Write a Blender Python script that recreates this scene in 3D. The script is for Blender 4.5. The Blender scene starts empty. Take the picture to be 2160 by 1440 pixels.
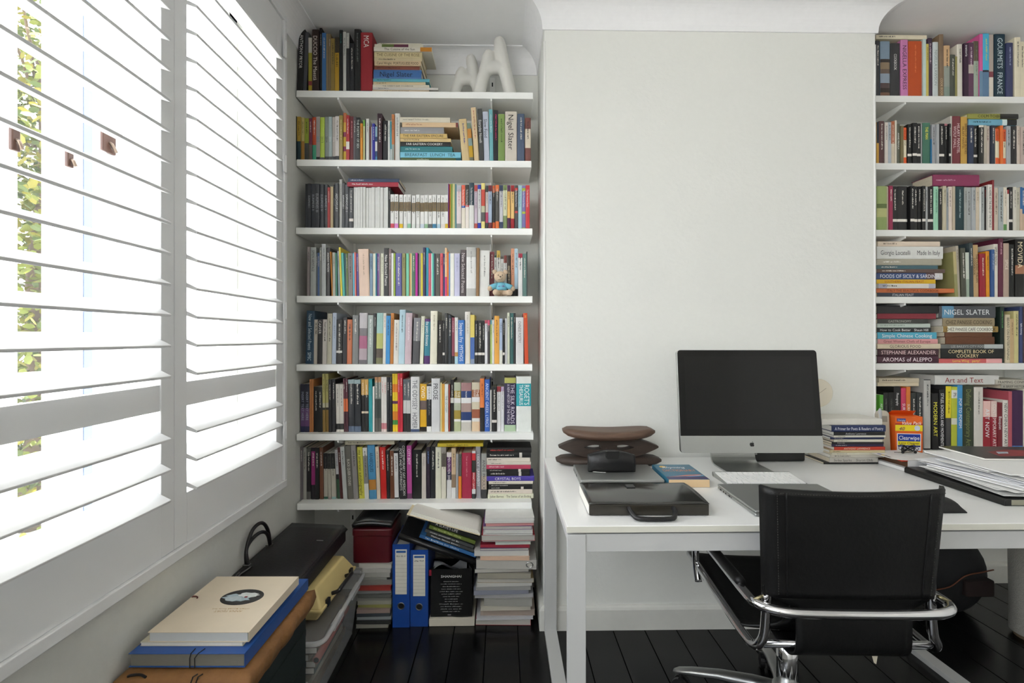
import bpy, bmesh, math, random
from mathutils import Vector, Matrix, Euler
R = math.radians
random.seed(7)
sc = bpy.context.scene
C = sc.collection

# ------------------------------------------------------------------ camera
F, CX, CY, H = 1030.0, 1080.0, 712.0, 1.238          # focal length in px of a 2160 px wide frame
YAW = R(1.0); SY, CYW = math.sin(YAW), math.cos(YAW)
cam = bpy.data.cameras.new('camera'); camo = bpy.data.objects.new('camera', cam); C.objects.link(camo)
cam.sensor_width = 36.0; cam.sensor_fit = 'HORIZONTAL'; cam.lens = 36.0 * F / 2160.0
cam.shift_y = -(720 - CY) / 2160.0; cam.clip_start = 0.02
camo.location = (0, 0, H); camo.rotation_euler = (R(90), 0, -YAW)
sc.camera = camo

# ------------------------------------------------------------------ sky, sun, exposure
w = bpy.data.worlds.new('sky'); sc.world = w; w.use_nodes = True
nt = w.node_tree; nt.nodes.clear()
wo = nt.nodes.new('ShaderNodeOutputWorld'); bg = nt.nodes.new('ShaderNodeBackground')
tc = nt.nodes.new('ShaderNodeTexCoord'); sep = nt.nodes.new('ShaderNodeSeparateXYZ'); cr = nt.nodes.new('ShaderNodeValToRGB')
cr.color_ramp.elements[0].position = 0.0; cr.color_ramp.elements[0].color = (0.95, 0.96, 0.97, 1)
cr.color_ramp.elements[1].position = 0.9; cr.color_ramp.elements[1].color = (0.82, 0.89, 1.0, 1)
nt.links.new(tc.outputs['Generated'], sep.inputs[0]); nt.links.new(sep.outputs['Z'], cr.inputs[0])
nt.links.new(cr.outputs[0], bg.inputs[0]); bg.inputs[1].default_value = SKY = 6.6
nt.links.new(bg.outputs[0], wo.inputs[0])
sun = bpy.data.lights.new('sun', 'SUN'); sun.energy = 30.0; sun.angle = R(0.6); sun.color = (1.0, 0.96, 0.9)
suno = bpy.data.objects.new('sun', sun); C.objects.link(suno); suno.rotation_euler = Euler((R(-8), R(20), 0))
suno.location = (3, 0, 8)
def portal(name, loc, rot, sx, sy):
    l = bpy.data.lights.new(name, 'AREA'); l.shape = 'RECTANGLE'; l.size = sx; l.size_y = sy; l.cycles.is_portal = True
    o = bpy.data.objects.new(name, l); C.objects.link(o); o.location = loc; o.rotation_euler = rot
portal('window_portal', (-1.13, 1.36, 1.61), (0, R(-90), 0), 1.9, 1.32)
portal('window_portal', (-1.13, -0.98, 1.765), (0, R(-90), 0), 1.63, 2.85)
sc.view_settings.view_transform = 'Standard'; sc.view_settings.look = 'None'
sc.view_settings.exposure = 0.0; sc.view_settings.gamma = 1.0; sc.view_settings.use_curve_mapping = False
sc.cycles.max_bounces = 10; sc.cycles.diffuse_bounces = 6; sc.cycles.glossy_bounces = 4
sc.cycles.transparent_max_bounces = 10; sc.cycles.transmission_bounces = 6
sc.cycles.sample_clamp_indirect = 8.0; sc.cycles.use_denoising = True

# ------------------------------------------------------------------ photo geometry: where a photographed point stands in the room
def Pxz(x, y, Y):                                    # point on the room plane Y = const
    u = (x - CX) / F; d = Y / (CYW - u * SY)
    return u * d * CYW + d * SY, H - (y - CY) / F * d
def PD(x, y, d):                                     # point at camera depth d
    u = (x - CX) / F
    return Vector((u * d * CYW + d * SY, -u * d * SY + d * CYW, H - (y - CY) / F * d))
def G(x, y, z):                                      # point at height z
    return PD(x, y, (H - z) * F / (y - CY))

# ------------------------------------------------------------------ materials
def lin(h, gain=1.0):
    h = h.strip().lstrip('#')
    if len(h) == 3: h = ''.join(c * 2 for c in h)
    out = []
    for i in (0, 2, 4):
        v = int(h[i:i + 2], 16) / 255.0
        v = v / 12.92 if v <= 0.04045 else ((v + 0.055) / 1.055) ** 2.4
        out.append(min(0.92, max(0.004, v * gain)))
    return tuple(out) + (1.0,)
MC = {}
def sweep(path, prof, z0):                           # a moulding swept along a wall line (room on the right), mitred at the corners
    rings = []
    for i, p in enumerate(path):
        d0 = Vector(path[max(i,1)]) - Vector(path[max(i,1)-1]); j = min(i, len(path)-2); d1 = Vector(path[j+1]) - Vector(path[j])
        d0.normalize(); d1.normalize(); n0 = Vector((d0.y, -d0.x)); n1 = Vector((d1.y, -d1.x)); mt = n0 + n1; mt = mt / (mt.dot(n0))
        rings.append([(p[0] + mt.x*o, p[1] + mt.y*o, z0 + z) for o, z in prof])
    n = len(prof); mb = MB()
    for i in range(len(path)-1): mb.add(rings[i] + rings[i+1], [(k, k+1, n+k+1, n+k) for k in range(n-1)])
    return mb
def mat(h, rough=0.5, metal=0.0, gain=1.0, var=0.10, scale=30.0, bump=0.0, spec=0.5, coat=0.0, stretch=None):
    key = (h, rough, metal, gain, var, scale, bump, spec, coat, stretch)
    if key in MC: return MC[key]
    m = bpy.data.materials.new('paint_' + h); m.use_nodes = True
    n = m.node_tree; b = n.nodes['Principled BSDF']
    b.inputs['Roughness'].default_value = rough; b.inputs['Metallic'].default_value = metal
    b.inputs['Specular IOR Level'].default_value = spec; b.inputs['Coat Weight'].default_value = coat
    col = lin(h, gain)
    t = n.nodes.new('ShaderNodeTexCoord'); no = n.nodes.new('ShaderNodeTexNoise')
    no.inputs['Scale'].default_value = scale; no.inputs['Detail'].default_value = 4
    if stretch:
        mp = n.nodes.new('ShaderNodeMapping'); mp.inputs['Scale'].default_value = stretch
        n.links.new(t.outputs['Object'], mp.inputs[0]); n.links.new(mp.outputs[0], no.inputs['Vector'])
    else: n.links.new(t.outputs['Object'], no.inputs['Vector'])
    mx = n.nodes.new('ShaderNodeMix'); mx.data_type = 'RGBA'
    mx.inputs['A'].default_value = tuple(c * (1 - var) for c in col[:3]) + (1,)
    mx.inputs['B'].default_value = tuple(min(0.95, c * (1 + var)) for c in col[:3]) + (1,)
    n.links.new(no.outputs['Fac'], mx.inputs['Factor']); n.links.new(mx.outputs['Result'], b.inputs['Base Color'])
    if bump:
        bp = n.nodes.new('ShaderNodeBump'); bp.inputs['Strength'].default_value = bump; bp.inputs['Distance'].default_value = 0.01
        n.links.new(no.outputs['Fac'], bp.inputs['Height']); n.links.new(bp.outputs[0], b.inputs['Normal'])
    MC[key] = m; return m
def glassy(name, tint, keep, rough=0.15):            # thin clear or milky plastic and glass sheet
    m = bpy.data.materials.new(name); m.use_nodes = True; n = m.node_tree; b = n.nodes['Principled BSDF']
    b.inputs['Base Color'].default_value = tint; b.inputs['Roughness'].default_value = rough
    tr = n.nodes.new('ShaderNodeBsdfTransparent'); mx = n.nodes.new('ShaderNodeMixShader'); mx.inputs[0].default_value = keep
    o = n.nodes['Material Output']; n.links.new(tr.outputs[0], mx.inputs[1]); n.links.new(b.outputs[0], mx.inputs[2]); n.links.new(mx.outputs[0], o.inputs[0])
    return m
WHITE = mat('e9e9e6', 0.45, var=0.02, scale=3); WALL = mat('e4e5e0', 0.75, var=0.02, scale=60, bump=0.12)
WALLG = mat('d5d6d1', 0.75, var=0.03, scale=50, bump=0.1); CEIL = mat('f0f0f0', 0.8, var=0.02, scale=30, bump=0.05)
SHELF = mat('f5f6f3', 0.4, var=0.02, scale=4); SHUT = mat('e4e5e6', 0.35, var=0.02, scale=5)
PAPER = mat('ddd3bd', 0.8, var=0.12, scale=120); PAPERW = mat('e6e4dd', 0.8, var=0.06, scale=140)
CHROME = mat('d8d8da', 0.08, 1.0, var=0.02); ALU = mat('b9bbb9', 0.35, 1.0, var=0.03); STEEL = mat('9a9a98', 0.3, 1.0)
LEATHER = mat('0a0a09', 0.45, var=0.2, scale=90, bump=0.06, spec=0.35); BLACK = mat('121213', 0.4, var=0.1); INK = mat('141414', 0.6, var=0.0)

# ------------------------------------------------------------------ mesh building
class MB:
    def __init__(s): s.v = []; s.f = []; s.m = []
    def add(s, vs, fs, mi=0):
        b = len(s.v); s.v += [tuple(p) for p in vs]
        for q in fs: s.f.append(tuple(b + i for i in q)); s.m.append(mi)
        return s
    def box(s, x0, x1, y0, y1, z0, z1, mi=0):
        return s.add([(x0,y0,z0),(x1,y0,z0),(x1,y1,z0),(x0,y1,z0),(x0,y0,z1),(x1,y0,z1),(x1,y1,z1),(x0,y1,z1)],
                     [(3,2,1,0),(4,5,6,7),(0,1,5,4),(1,2,6,5),(2,3,7,6),(3,0,4,7)], mi)
    def obox(s, c, half, mtx, mi=0):                 # oriented box
        p = [mtx @ Vector((a*half[0], b*half[1], d*half[2])) + Vector(c) for d in (-1,1) for a,b in ((-1,-1),(1,-1),(1,1),(-1,1))]
        return s.add(p, [(3,2,1,0),(4,5,6,7),(0,1,5,4),(1,2,6,5),(2,3,7,6),(3,0,4,7)], mi)
    def prism(s, pts, a0, a1, axis='Z', mi=0):       # polygon pts extruded along axis
        def mk(p, a): return {'Z':(p[0],p[1],a), 'Y':(p[0],a,p[1]), 'X':(a,p[0],p[1])}[axis]
        n = len(pts); vs = [mk(p,a0) for p in pts] + [mk(p,a1) for p in pts]
        fs = [tuple(range(n))[::-1], tuple(range(n,2*n))] + [(i,(i+1)%n,n+(i+1)%n,n+i) for i in range(n)]
        return s.add(vs, fs, mi)
    def tube(s, path, r, n=10, mi=0, cap=True, closed=False):
        P = [Vector(p) for p in path]; rs = r if isinstance(r,(list,tuple)) else [r]*len(P)
        vs = []; up = None; m = len(P)
        for i, p in enumerate(P):
            if closed: t = (P[(i+1)%m] - P[i-1])
            else: t = P[min(i+1,m-1)] - P[max(i-1,0)]
            t.normalize()
            if up is None:
                up = Vector((0,0,1)) if abs(t.z) < 0.9 else Vector((1,0,0))
            a = t.cross(up); a.normalize(); b = a.cross(t); up = b
            for k in range(n):
                an = 2*math.pi*k/n; vs.append(p + (a*math.cos(an) + b*math.sin(an))*rs[i])
        fs = []
        for i in range(m if closed else m-1):
            for k in range(n):
                j = (i+1)%m; fs.append((i*n+k, i*n+(k+1)%n, j*n+(k+1)%n, j*n+k))
        if cap and not closed: fs += [tuple(range(n))[::-1], tuple(range((m-1)*n, m*n))]
        return s.add(vs, fs, mi)
    def lathe(s, prof, c=(0,0,0), n=24, mi=0):       # prof: (r, z)
        vs = []
        for r, z in prof:
            for k in range(n): vs.append((c[0]+r*math.cos(2*math.pi*k/n), c[1]+r*math.sin(2*math.pi*k/n), c[2]+z))
        fs = [(i*n+k, i*n+(k+1)%n, (i+1)*n+(k+1)%n, (i+1)*n+k) for i in range(len(prof)-1) for k in range(n)]
        fs += [tuple(range(n))[::-1], tuple(range((len(prof)-1)*n, len(prof)*n))]
        return s.add(vs, fs, mi)
    def ball(s, c, r, n=16, k=10, mtx=None, mi=0):
        rr = r if isinstance(r,(list,tuple)) else (r,r,r); vs = []
        for i in range(k+1):
            a = math.pi*i/k
            for j in range(n):
                b = 2*math.pi*j/n; p = Vector((rr[0]*math.sin(a)*math.cos(b), rr[1]*math.sin(a)*math.sin(b), -rr[2]*math.cos(a)))
                if mtx: p = mtx @ p
                vs.append(p + Vector(c))
        return s.add(vs, [(i*n+j, i*n+(j+1)%n, (i+1)*n+(j+1)%n, (i+1)*n+j) for i in range(k) for j in range(n)], mi)
    def grid(s, fn, nu, nv, mi=0):
        vs = [fn(i/nu, j/nv) for j in range(nv+1) for i in range(nu+1)]
        return s.add(vs, [(j*(nu+1)+i, j*(nu+1)+i+1, (j+1)*(nu+1)+i+1, (j+1)*(nu+1)+i) for j in range(nv) for i in range(nu)], mi)
    def build(s, name, mats, parent=None, smooth=False, bevel=0, seg=2, solid=0, sub=0, loc=None, rot=None, off=0.0, clean=False):
        me = bpy.data.meshes.new(name); me.from_pydata(s.v, [], s.f)
        for m in (mats if isinstance(mats,(list,tuple)) else [mats]): me.materials.append(m)
        if any(s.m): me.polygons.foreach_set('material_index', s.m)
        if clean:
            bm = bmesh.new(); bm.from_mesh(me); bmesh.ops.remove_doubles(bm, verts=bm.verts, dist=1e-5)
            bmesh.ops.recalc_face_normals(bm, faces=bm.faces); bm.to_mesh(me); bm.free()
        if smooth: me.polygons.foreach_set('use_smooth', [True]*len(me.polygons))
        me.update()
        o = bpy.data.objects.new(name, me); C.objects.link(o)
        if parent is not None: o.parent = parent
        if loc is not None: o.location = loc
        if rot is not None: o.rotation_euler = rot
        if solid: md = o.modifiers.new('solid','SOLIDIFY'); md.thickness = solid; md.offset = off
        if bevel:
            md = o.modifiers.new('bevel','BEVEL'); md.width = bevel; md.segments = seg; md.limit_method = 'ANGLE'; md.angle_limit = R(40)
            if smooth is False: me.polygons.foreach_set('use_smooth', [True]*len(me.polygons)); md.harden_normals = True
        if sub: md = o.modifiers.new('sub','SUBSURF'); md.levels = sub; md.render_levels = sub
        return o
def smoothpath(pts, k=6):                            # Catmull-Rom through the points
    P = [Vector(p) for p in pts]; P = [2*P[0]-P[1]] + P + [2*P[-1]-P[-2]]; out = []
    for i in range(1, len(P)-2):
        for j in range(k):
            t = j/k; a,b,c,d = P[i-1],P[i],P[i+1],P[i+2]
            out.append(0.5*((2*b)+(c-a)*t+(2*a-5*b+4*c-d)*t*t+(3*b-a-3*c+d)*t**3))
    return out + [P[-2]]
def tag(o, label=None, cat=None, group=None, kind=None):
    if label: o['label'] = label
    if cat: o['category'] = cat
    if group: o['group'] = group
    if kind: o['kind'] = kind
    return o
def thing(name, label, cat, loc=(0,0,0), rz=0.0, group=None):
    o = bpy.data.objects.new(name, None); C.objects.link(o); o.location = loc; o.rotation_euler = (0,0,rz); o.empty_display_size = 0.05
    return tag(o, label, cat, group)
def struct(o): o['kind'] = 'structure'; return o

# ------------------------------------------------------------------ lettering: glyph outlines of the built-in font, turned into flat mesh print
GL = {}
_fc = bpy.data.curves.new('glyphs','FONT'); _fc.resolution_u = 2; _fo = bpy.data.objects.new('glyphs', _fc); C.objects.link(_fo)
def _mesh(body):
    _fc.body = body; dg = bpy.context.evaluated_depsgraph_get(); dg.update(); e = _fo.evaluated_get(dg); me = e.to_mesh()
    v = [(p.co.x, p.co.y) for p in me.vertices]; f = [tuple(p.vertices) for p in me.polygons]; e.to_mesh_clear(); return v, f
def glyph(ch):
    if ch not in GL:
        if ch == ' ': GL[ch] = ([], [], 0.30); return GL[ch]
        v, f = _mesh(ch); v2, _ = _mesh(ch + 'I'); vi, _ = _mesh('I')
        adv = max(p[0] for p in v2) - max(p[0] for p in vi) if v2 else 0.6
        GL[ch] = (v, f, adv)
    return GL[ch]
def text_geo(body, slant=0.0, track=0.0):
    V = []; Fc = []; x = 0.0
    for ch in body:
        v, f, a = glyph(ch); b = len(V)
        V += [(px + x + slant*py, py) for px, py in v]; Fc += [tuple(b+i for i in q) for q in f]; x += a + track
    return V, Fc, max(x, 0.01)
def dashes(rnd, n, caps=False):                      # print too small to read: a row of letter-sized marks
    V = []; Fc = []; x = 0.0; left = rnd.randint(3, 8)
    for i in range(n):
        if left == 0: x += 0.35; left = rnd.randint(3, 9); continue
        left -= 1; wd = rnd.choice((0.12, 0.3, 0.4, 0.45)); hh = rnd.choice((0.5, 0.5, 0.72)); b = len(V)
        V += [(x,0),(x+wd,0),(x+wd,hh),(x,hh)]; Fc.append((b,b+1,b+2,b+3)); 
        if wd > 0.25 and rnd.random() < .7:           # open the mark up so it does not read as a solid bar
            V += [(x+.1,0),(x+wd-.1,0),(x+wd-.1,hh*.75),(x+.1,hh*.75)]; Fc.pop(); Fc += [(b,b+4,b+7,b+3),(b+3,b+7,b+6,b+2),(b+2,b+6,b+5,b+1)]
        x += wd + 0.13
    return V, Fc, max(x, 0.01)
def print_on(name, V, Fc, fn, m, parent):
    mb = MB(); mb.add([fn(p) for p in V], Fc); return mb.build(name, m, parent)
def write(parent, body, origin, right, up, size, m, name='lettering', center=True, slant=0.0, width=None, track=0.0):
    V, Fc, wd = text_geo(body, slant, track); o = Vector(origin); r = Vector(right).normalized(); u = Vector(up).normalized()
    sx = size if width is None else width / wd
    off = -wd/2 if center else 0.0
    return print_on(name, V, Fc, lambda p: o + r*((p[0]+off)*sx) + u*(p[1]*size), m, parent)
# ================================================================== the room
XL, XR, YB, YF, YC, ZC = -0.937, 2.75, 2.44, -2.5, 2.078, 2.652      # left wall, right wall, alcove back, wall behind camera, chimney front, ceiling
CL, CRX = 0.172, 1.605                                              # chimney breast
WY0, WY1, WZ0, WZ1 = 0.72, 2.02, 0.66, 2.55                         # shuttered window opening
floor = struct(MB().box(-1.2, 2.95, -2.6, 2.7, -0.2, -0.02).build('floor', mat('050505', 0.6)))
FB = mat('0b0b0b', 0.24, var=0.35, scale=5, stretch=(6, 0.6, 6), bump=0.03, spec=0.4); FBe = mat('6b5233', 0.6)
pw = 0.1345; x = -1.2 + 0.05; k = 0
pm = None
while x < 2.9:
    if pm is None:
        o = MB().box(0.001, pw - 0.0015, -2.5, 2.44, -0.02, 0.0).build('plank', FB, floor, bevel=0.0015, seg=1); pm = o
    else: o = pm.copy(); C.objects.link(o)
    o.location = (x, 0, random.uniform(-0.0008, 0)); x += pw; k += 1
ceil_ = struct(MB().box(-1.2, 2.95, -2.7, 2.7, ZC, ZC + 0.15).build('ceiling', CEIL))
def wall_with_hole(name, m, x0, x1, lo, hi, holes, axis):
    mb = MB(); cuts = sorted(holes); a = lo
    for h0, h1, z0, z1 in cuts:
        for (p, q, r0, r1) in ((a, h0, -0.02, ZC), (h0, h1, -0.02, z0), (h0, h1, z1, ZC)):
            mb.box(x0, x1, p, q, r0, r1) if axis == 'Y' else mb.box(p, q, x0, x1, r0, r1)
        a = h1
    mb.box(x0, x1, a, hi, -0.02, ZC) if axis == 'Y' else mb.box(a, hi, x0, x1, -0.02, ZC)
    return struct(mb.build(name, m))
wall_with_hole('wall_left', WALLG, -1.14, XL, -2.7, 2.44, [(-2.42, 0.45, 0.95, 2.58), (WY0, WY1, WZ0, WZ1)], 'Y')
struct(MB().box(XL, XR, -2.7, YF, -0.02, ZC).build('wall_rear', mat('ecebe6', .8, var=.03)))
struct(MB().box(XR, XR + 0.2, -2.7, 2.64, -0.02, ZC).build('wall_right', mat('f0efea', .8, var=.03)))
struct(MB().box(-1.14, XR, YB, YB + 0.2, -0.02, ZC).build('wall_back', WALL))
struct(MB().box(CL, CRX, YC, YB, -0.02, ZC).build('wall_chimney', WALL, bevel=0.006))
# rounded plaster beads down the chimney corners
for i, xx in enumerate((CL + 0.004, CRX - 0.004)):
    struct(MB().tube([(xx + random.uniform(-.001,.001), YC + 0.003, z/20*2.5) for z in range(21)], 0.006, 8).build('trim_%d' % (i+5), WHITE, smooth=True))
# cove moulding running round the room, mitred at every corner
path = [(XL, YF), (XL, YB), (CL, YB), (CL, YC), (CRX, YC), (CRX, YB), (XR, YB), (XR, YF)]
prof = [(0, -0.104), (0.006, -0.104), (0.007, -0.096)] + [(0.007 + 0.073*(1-math.cos(a)), -0.096 + 0.091*math.sin(a)) for a in [R(9*i) for i in range(1, 11)]] + [(0.08, 0), (0, 0)]
mb = sweep(path, prof, ZC)
struct(mb.build('trim_1', mat('f2f2f3', 0.7, var=0.03, scale=40, bump=0.1)))
# skirting boards
SK = mat('dcdcd6', 0.5, var=0.05, scale=30, bump=0.08)
bprof = [(0.0, 0.0), (0.02, 0.0), (0.02, 0.085), (0.016, 0.094), (0.008, 0.099), (0.0, 0.1)]
for nm, pts in (('baseboard_chimney', [(CL, YB), (CL, YC), (CRX, YC), (CRX, YB)]), ('baseboard_back', [(XL, YB), (CL, YB)]), ('baseboard_right', [(CRX, YB), (XR, YB)]), ('baseboard_left', [(XL, -2.5), (XL, 2.44)])):
    struct(sweep(pts, bprof, 0.0).build(nm, SK))

# ------------------------------------------------------------------ shuttered window on the left
win = thing('window_1', 'white plantation shutters with tilted louvres in the left wall', 'window'); win['kind'] = 'structure'
del win['category']
XP = -0.921                                                          # mid plane of the shutter panels
fr = MB()
FX0, FX1 = XL - 0.02, -0.897
FY0, FY1, FZ0, FZ1 = 0.68, 2.042, 0.622, 2.572
for a in ((FX0, FX1, FY0, FY1, FZ0, FZ0+0.03), (FX0, FX1, FY0, FY1, FZ1-0.03, FZ1), (FX0, FX1, FY0, FY0+0.024, FZ0+0.03, FZ1-0.03), (FX0, FX1, FY1-0.022, FY1, FZ0+0.03, FZ1-0.03)):
    o = MB().box(*a).build('shutter_frame', SHUT, win, bevel=0.003)
lv = MB(); LW, LT = 0.0445, 0.0062
pr = [(-LW,-LT*.35),(-LW,LT*.35),(-LW*.75,LT*.7),(-LW*.4,LT*.95),(0,LT),(LW*.4,LT*.95),(LW*.75,LT*.75),(LW-.001,LT*.6),(LW,LT*.42),(LW,-LT*.42),(LW-.001,-LT*.6),(LW*.75,-LT*.75),(LW*.4,-LT*.95),(0,-LT),(-LW*.4,-LT*.95),(-LW*.75,-LT*.7)]
def louver_mesh(L):
    return MB().prism(pr, -L/2, L/2, 'Y')
PY = [(0.705, 1.362), (1.364, 2.019)]
TILT = R(22)
for (y0, y1) in PY:
    pan = bpy.data.objects.new('shutter_panel', None); C.objects.link(pan); pan.parent = win
    st = 0.052; a, b = XP - 0.014, XP + 0.014; zb, zt = 0.653, 2.541
    for q in ((a, b, y0, y0+st, zb, zt), (a, b, y1-st, y1, zb, zt)): MB().box(*q).build('stile', SHUT, pan, bevel=0.002)
    for q in ((zb, 0.795), (2.385, zt)):
        MB().box(a, b, y0+st, y1-st, q[0], q[1]).build('rail', SHUT, pan)
    MB().box(a+0.003, b-0.004, y0+st, y1-st, 1.043, 1.112).build('rail', SHUT, pan)
    L = y1 - y0 - 2*st - 0.003; first = None
    for z in [0.822, 0.903, 0.984] + [1.150 + 0.0812*i for i in range(15)] + [1.150 + 0.0812*15]:
        if first is None: o = louver_mesh(L).build('louver', SHUT, pan, smooth=True); first = o; md = o.modifiers.new('es','EDGE_SPLIT'); md.split_angle = R(35)
        else: o = first.copy(); C.objects.link(o)
        o.location = (XP, (y0+y1)/2, z); o.rotation_euler = (0, TILT + random.uniform(-.012,.012), 0)
for z in (0.86, 1.35, 1.95, 2.42):                                   # hinges on the wall-side frame
    hb = MB().box(-0.898, -0.893, 2.006, 2.03, z-0.035, z+0.035); hb.tube([(-0.893, 2.019, z-0.035), (-0.893, 2.019, z+0.035)], 0.004, 8)
    hb.build('hinge', SHUT, win)
# sash window behind the shutters
WP = mat('e6e7e8', 0.5, var=0.02); SHADE_BLUE = mat('465370', 0.6)
sash = thing('window_2', 'white timber sash window behind the shutters', 'window'); sash['kind'] = 'structure'; del sash['category']
for q in ((WY0, WY1, WZ0, WZ0+0.05), (WY0, WY1, WZ1-0.05, WZ1), (WY0, WY0+0.05, WZ0, WZ1), (WY1-0.06, WY1, WZ0, WZ1), (1.36, 1.42, WZ0, WZ1)):
    MB().box(-1.13, -1.09, *q).build('window_frame', WP, sash, bevel=0.003)
GLASS = glassy('window_glass', (0.9, 0.95, 0.95, 1), 0.04, 0.02)
for q in ((WY0+0.05, 1.36), (1.42, WY1-0.06)): MB().box(-1.112, -1.109, q[0], q[1], WZ0+0.05, WZ1-0.05).build('pane', GLASS, sash)
REFL_BROWN = mat('4a3026', 0.4)
for (px, py, wy, hz) in ((56, 302, .02, .05), (167, 342, .018, .04), (246, 307, .045, .055)):  # brown blocks and slivers put reflections at the window into solid colour
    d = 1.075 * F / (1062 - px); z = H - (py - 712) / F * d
    q = MB().box(-1.088, -1.078, d - wy/2, d + wy/2, z - hz/2, z + hz/2).build('brown_reflection', REFL_BROWN, sash, bevel=.003)
    MB().tube([(-1.078, d, z), (-1.072, d, z-.004), (-1.071, d + wy*.3, z-hz*.4)], 0.004, 8).build('reflection_sliver', mat('8a7a6c', .3, .5), sash, smooth=True)
# unseen window, added and sized to light the room from behind the camera
def plain_window(name, axis, at, lo, hi, z0, z1):
    t = thing(name, '', ''); t['kind'] = 'structure'
    bx = (lambda a,b,c,d: MB().box(at-0.03, at+0.03, a, b, c, d)) if axis == 'Y' else (lambda a,b,c,d: MB().box(a, b, at-0.03, at+0.03, c, d))
    mid = (lo+hi)/2
    for q in ((lo,hi,z0,z0+.06),(lo,hi,z1-.06,z1),(lo,lo+.06,z0,z1),(hi-.06,hi,z0,z1),(mid-.03,mid+.03,z0,z1)): bx(*q).build('window_frame', WP, t)
    for a, b in ((lo+.06, mid-.03), (mid+.03, hi-.06)):
        (MB().box(at-.002, at+.002, a, b, z0+.06, z1-.06) if axis == 'Y' else MB().box(a, b, at-.002, at+.002, z0+.06, z1-.06)).build('pane', GLASS, t)
plain_window('fill_window', 'Y', -1.08, -2.42, 0.45, 0.95, 2.58)

# ------------------------------------------------------------------ outside: whitened ground, an added white screen, a robinia tree
struct(MB().box(-9, -1.14, -6, 14, -0.6, -0.5).build('ground', mat('e6e2d8', 0.8, var=0.1, scale=6, bump=0.2)))  # ground made extra pale to bounce light up to the ceiling
OUTW = mat('eeeeec', 0.6, var=0.02)
ver = thing('added_screen', 'added white board screen outside the shuttered window, standing in for bright window stiles', 'screen')
VX = -2.2  # made-up screen: its boards stand in for blown-out white window stiles
def vy(px): return -VX * F / (1062 - px)
for a, b, m in ((-700, 57, OUTW), (123, 190, OUTW), (190, 215, SHADE_BLUE), (215, 319, OUTW), (326, 480, OUTW), (482, 560, OUTW), (562, 690, OUTW)):  # the blue-grey board carries the shade of a stile in its colour
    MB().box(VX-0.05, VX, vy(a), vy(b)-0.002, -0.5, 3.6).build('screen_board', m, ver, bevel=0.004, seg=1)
tr = thing('robinia_tree', 'yellow-green leafy tree seen through the gap in the added white screen', 'tree', (-4.3, 4.5, -0.5))
BARK = mat('5a4a3a', 0.9, var=0.4, scale=20, bump=0.4)
tk = MB().tube(smoothpath([(0,0,0),(.05,.03,1.2),(-.05,.1,2.2),(.1,.05,3.4),(.0,.1,4.4)],5), [0.09-0.003*i for i in range(21)], 8)
for i in range(26):
    z = random.uniform(0.8,4.2); a = random.uniform(0,6.28); L = random.uniform(.4,1.0)
    p = Vector((0,.05,z)); q = p + Vector((math.cos(a)*L, math.sin(a)*L, random.uniform(-.1,.5)))
    tk.tube(smoothpath([p, (p+q)/2+Vector((0,0,.08)), q],4), 0.012, 5)
tk.build('trunk', BARK, tr, smooth=True)
lf = MB()
for i in range(9000):
    c = Vector((random.gauss(0,.45), random.gauss(0.05,.4), random.uniform(0.1,4.6))); s = random.uniform(.03,.055)
    m = Euler((random.uniform(-1,1), random.uniform(-1,1), random.uniform(0,6.28))).to_matrix()
    pts = [m @ Vector(p)*s + c for p in ((-1,0,0),(-.5,.5,.05),(.4,.55,.05),(1,0,0),(.4,-.55,.05),(-.5,-.5,.05))]
    lf.add(pts, [(0,1,2,3,4,5)], random.choice((0,0,1,2)))
leafm = []
for h in ('8f9c1e', 'b5ad2c', '5f7a24'):
    m = mat(h, 0.6, gain=0.38); leafm.append(m)
o = lf.build('foliage', leafm, tr); o['kind'] = 'stuff'
hd = MB()
for i in range(1500):
    c = Vector((-1.75 + random.gauss(0,.08), random.uniform(.9,2.3), random.uniform(-0.5, 0.42))); s = random.uniform(.02,.04)
    m = Euler((random.uniform(-1,1), random.uniform(-1,1), random.uniform(0,6.28))).to_matrix()
    hd.add([m @ Vector(p)*s + c for p in ((-1,0,0),(0,.5,.05),(1,0,0),(0,-.5,.05))], [(0,1,2,3)], random.choice((0,1,2)))
o = hd.build('low_hedge', leafm); tag(o, 'low yellow-green shrub growing just outside below the window', 'shrub', kind='stuff')

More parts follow.
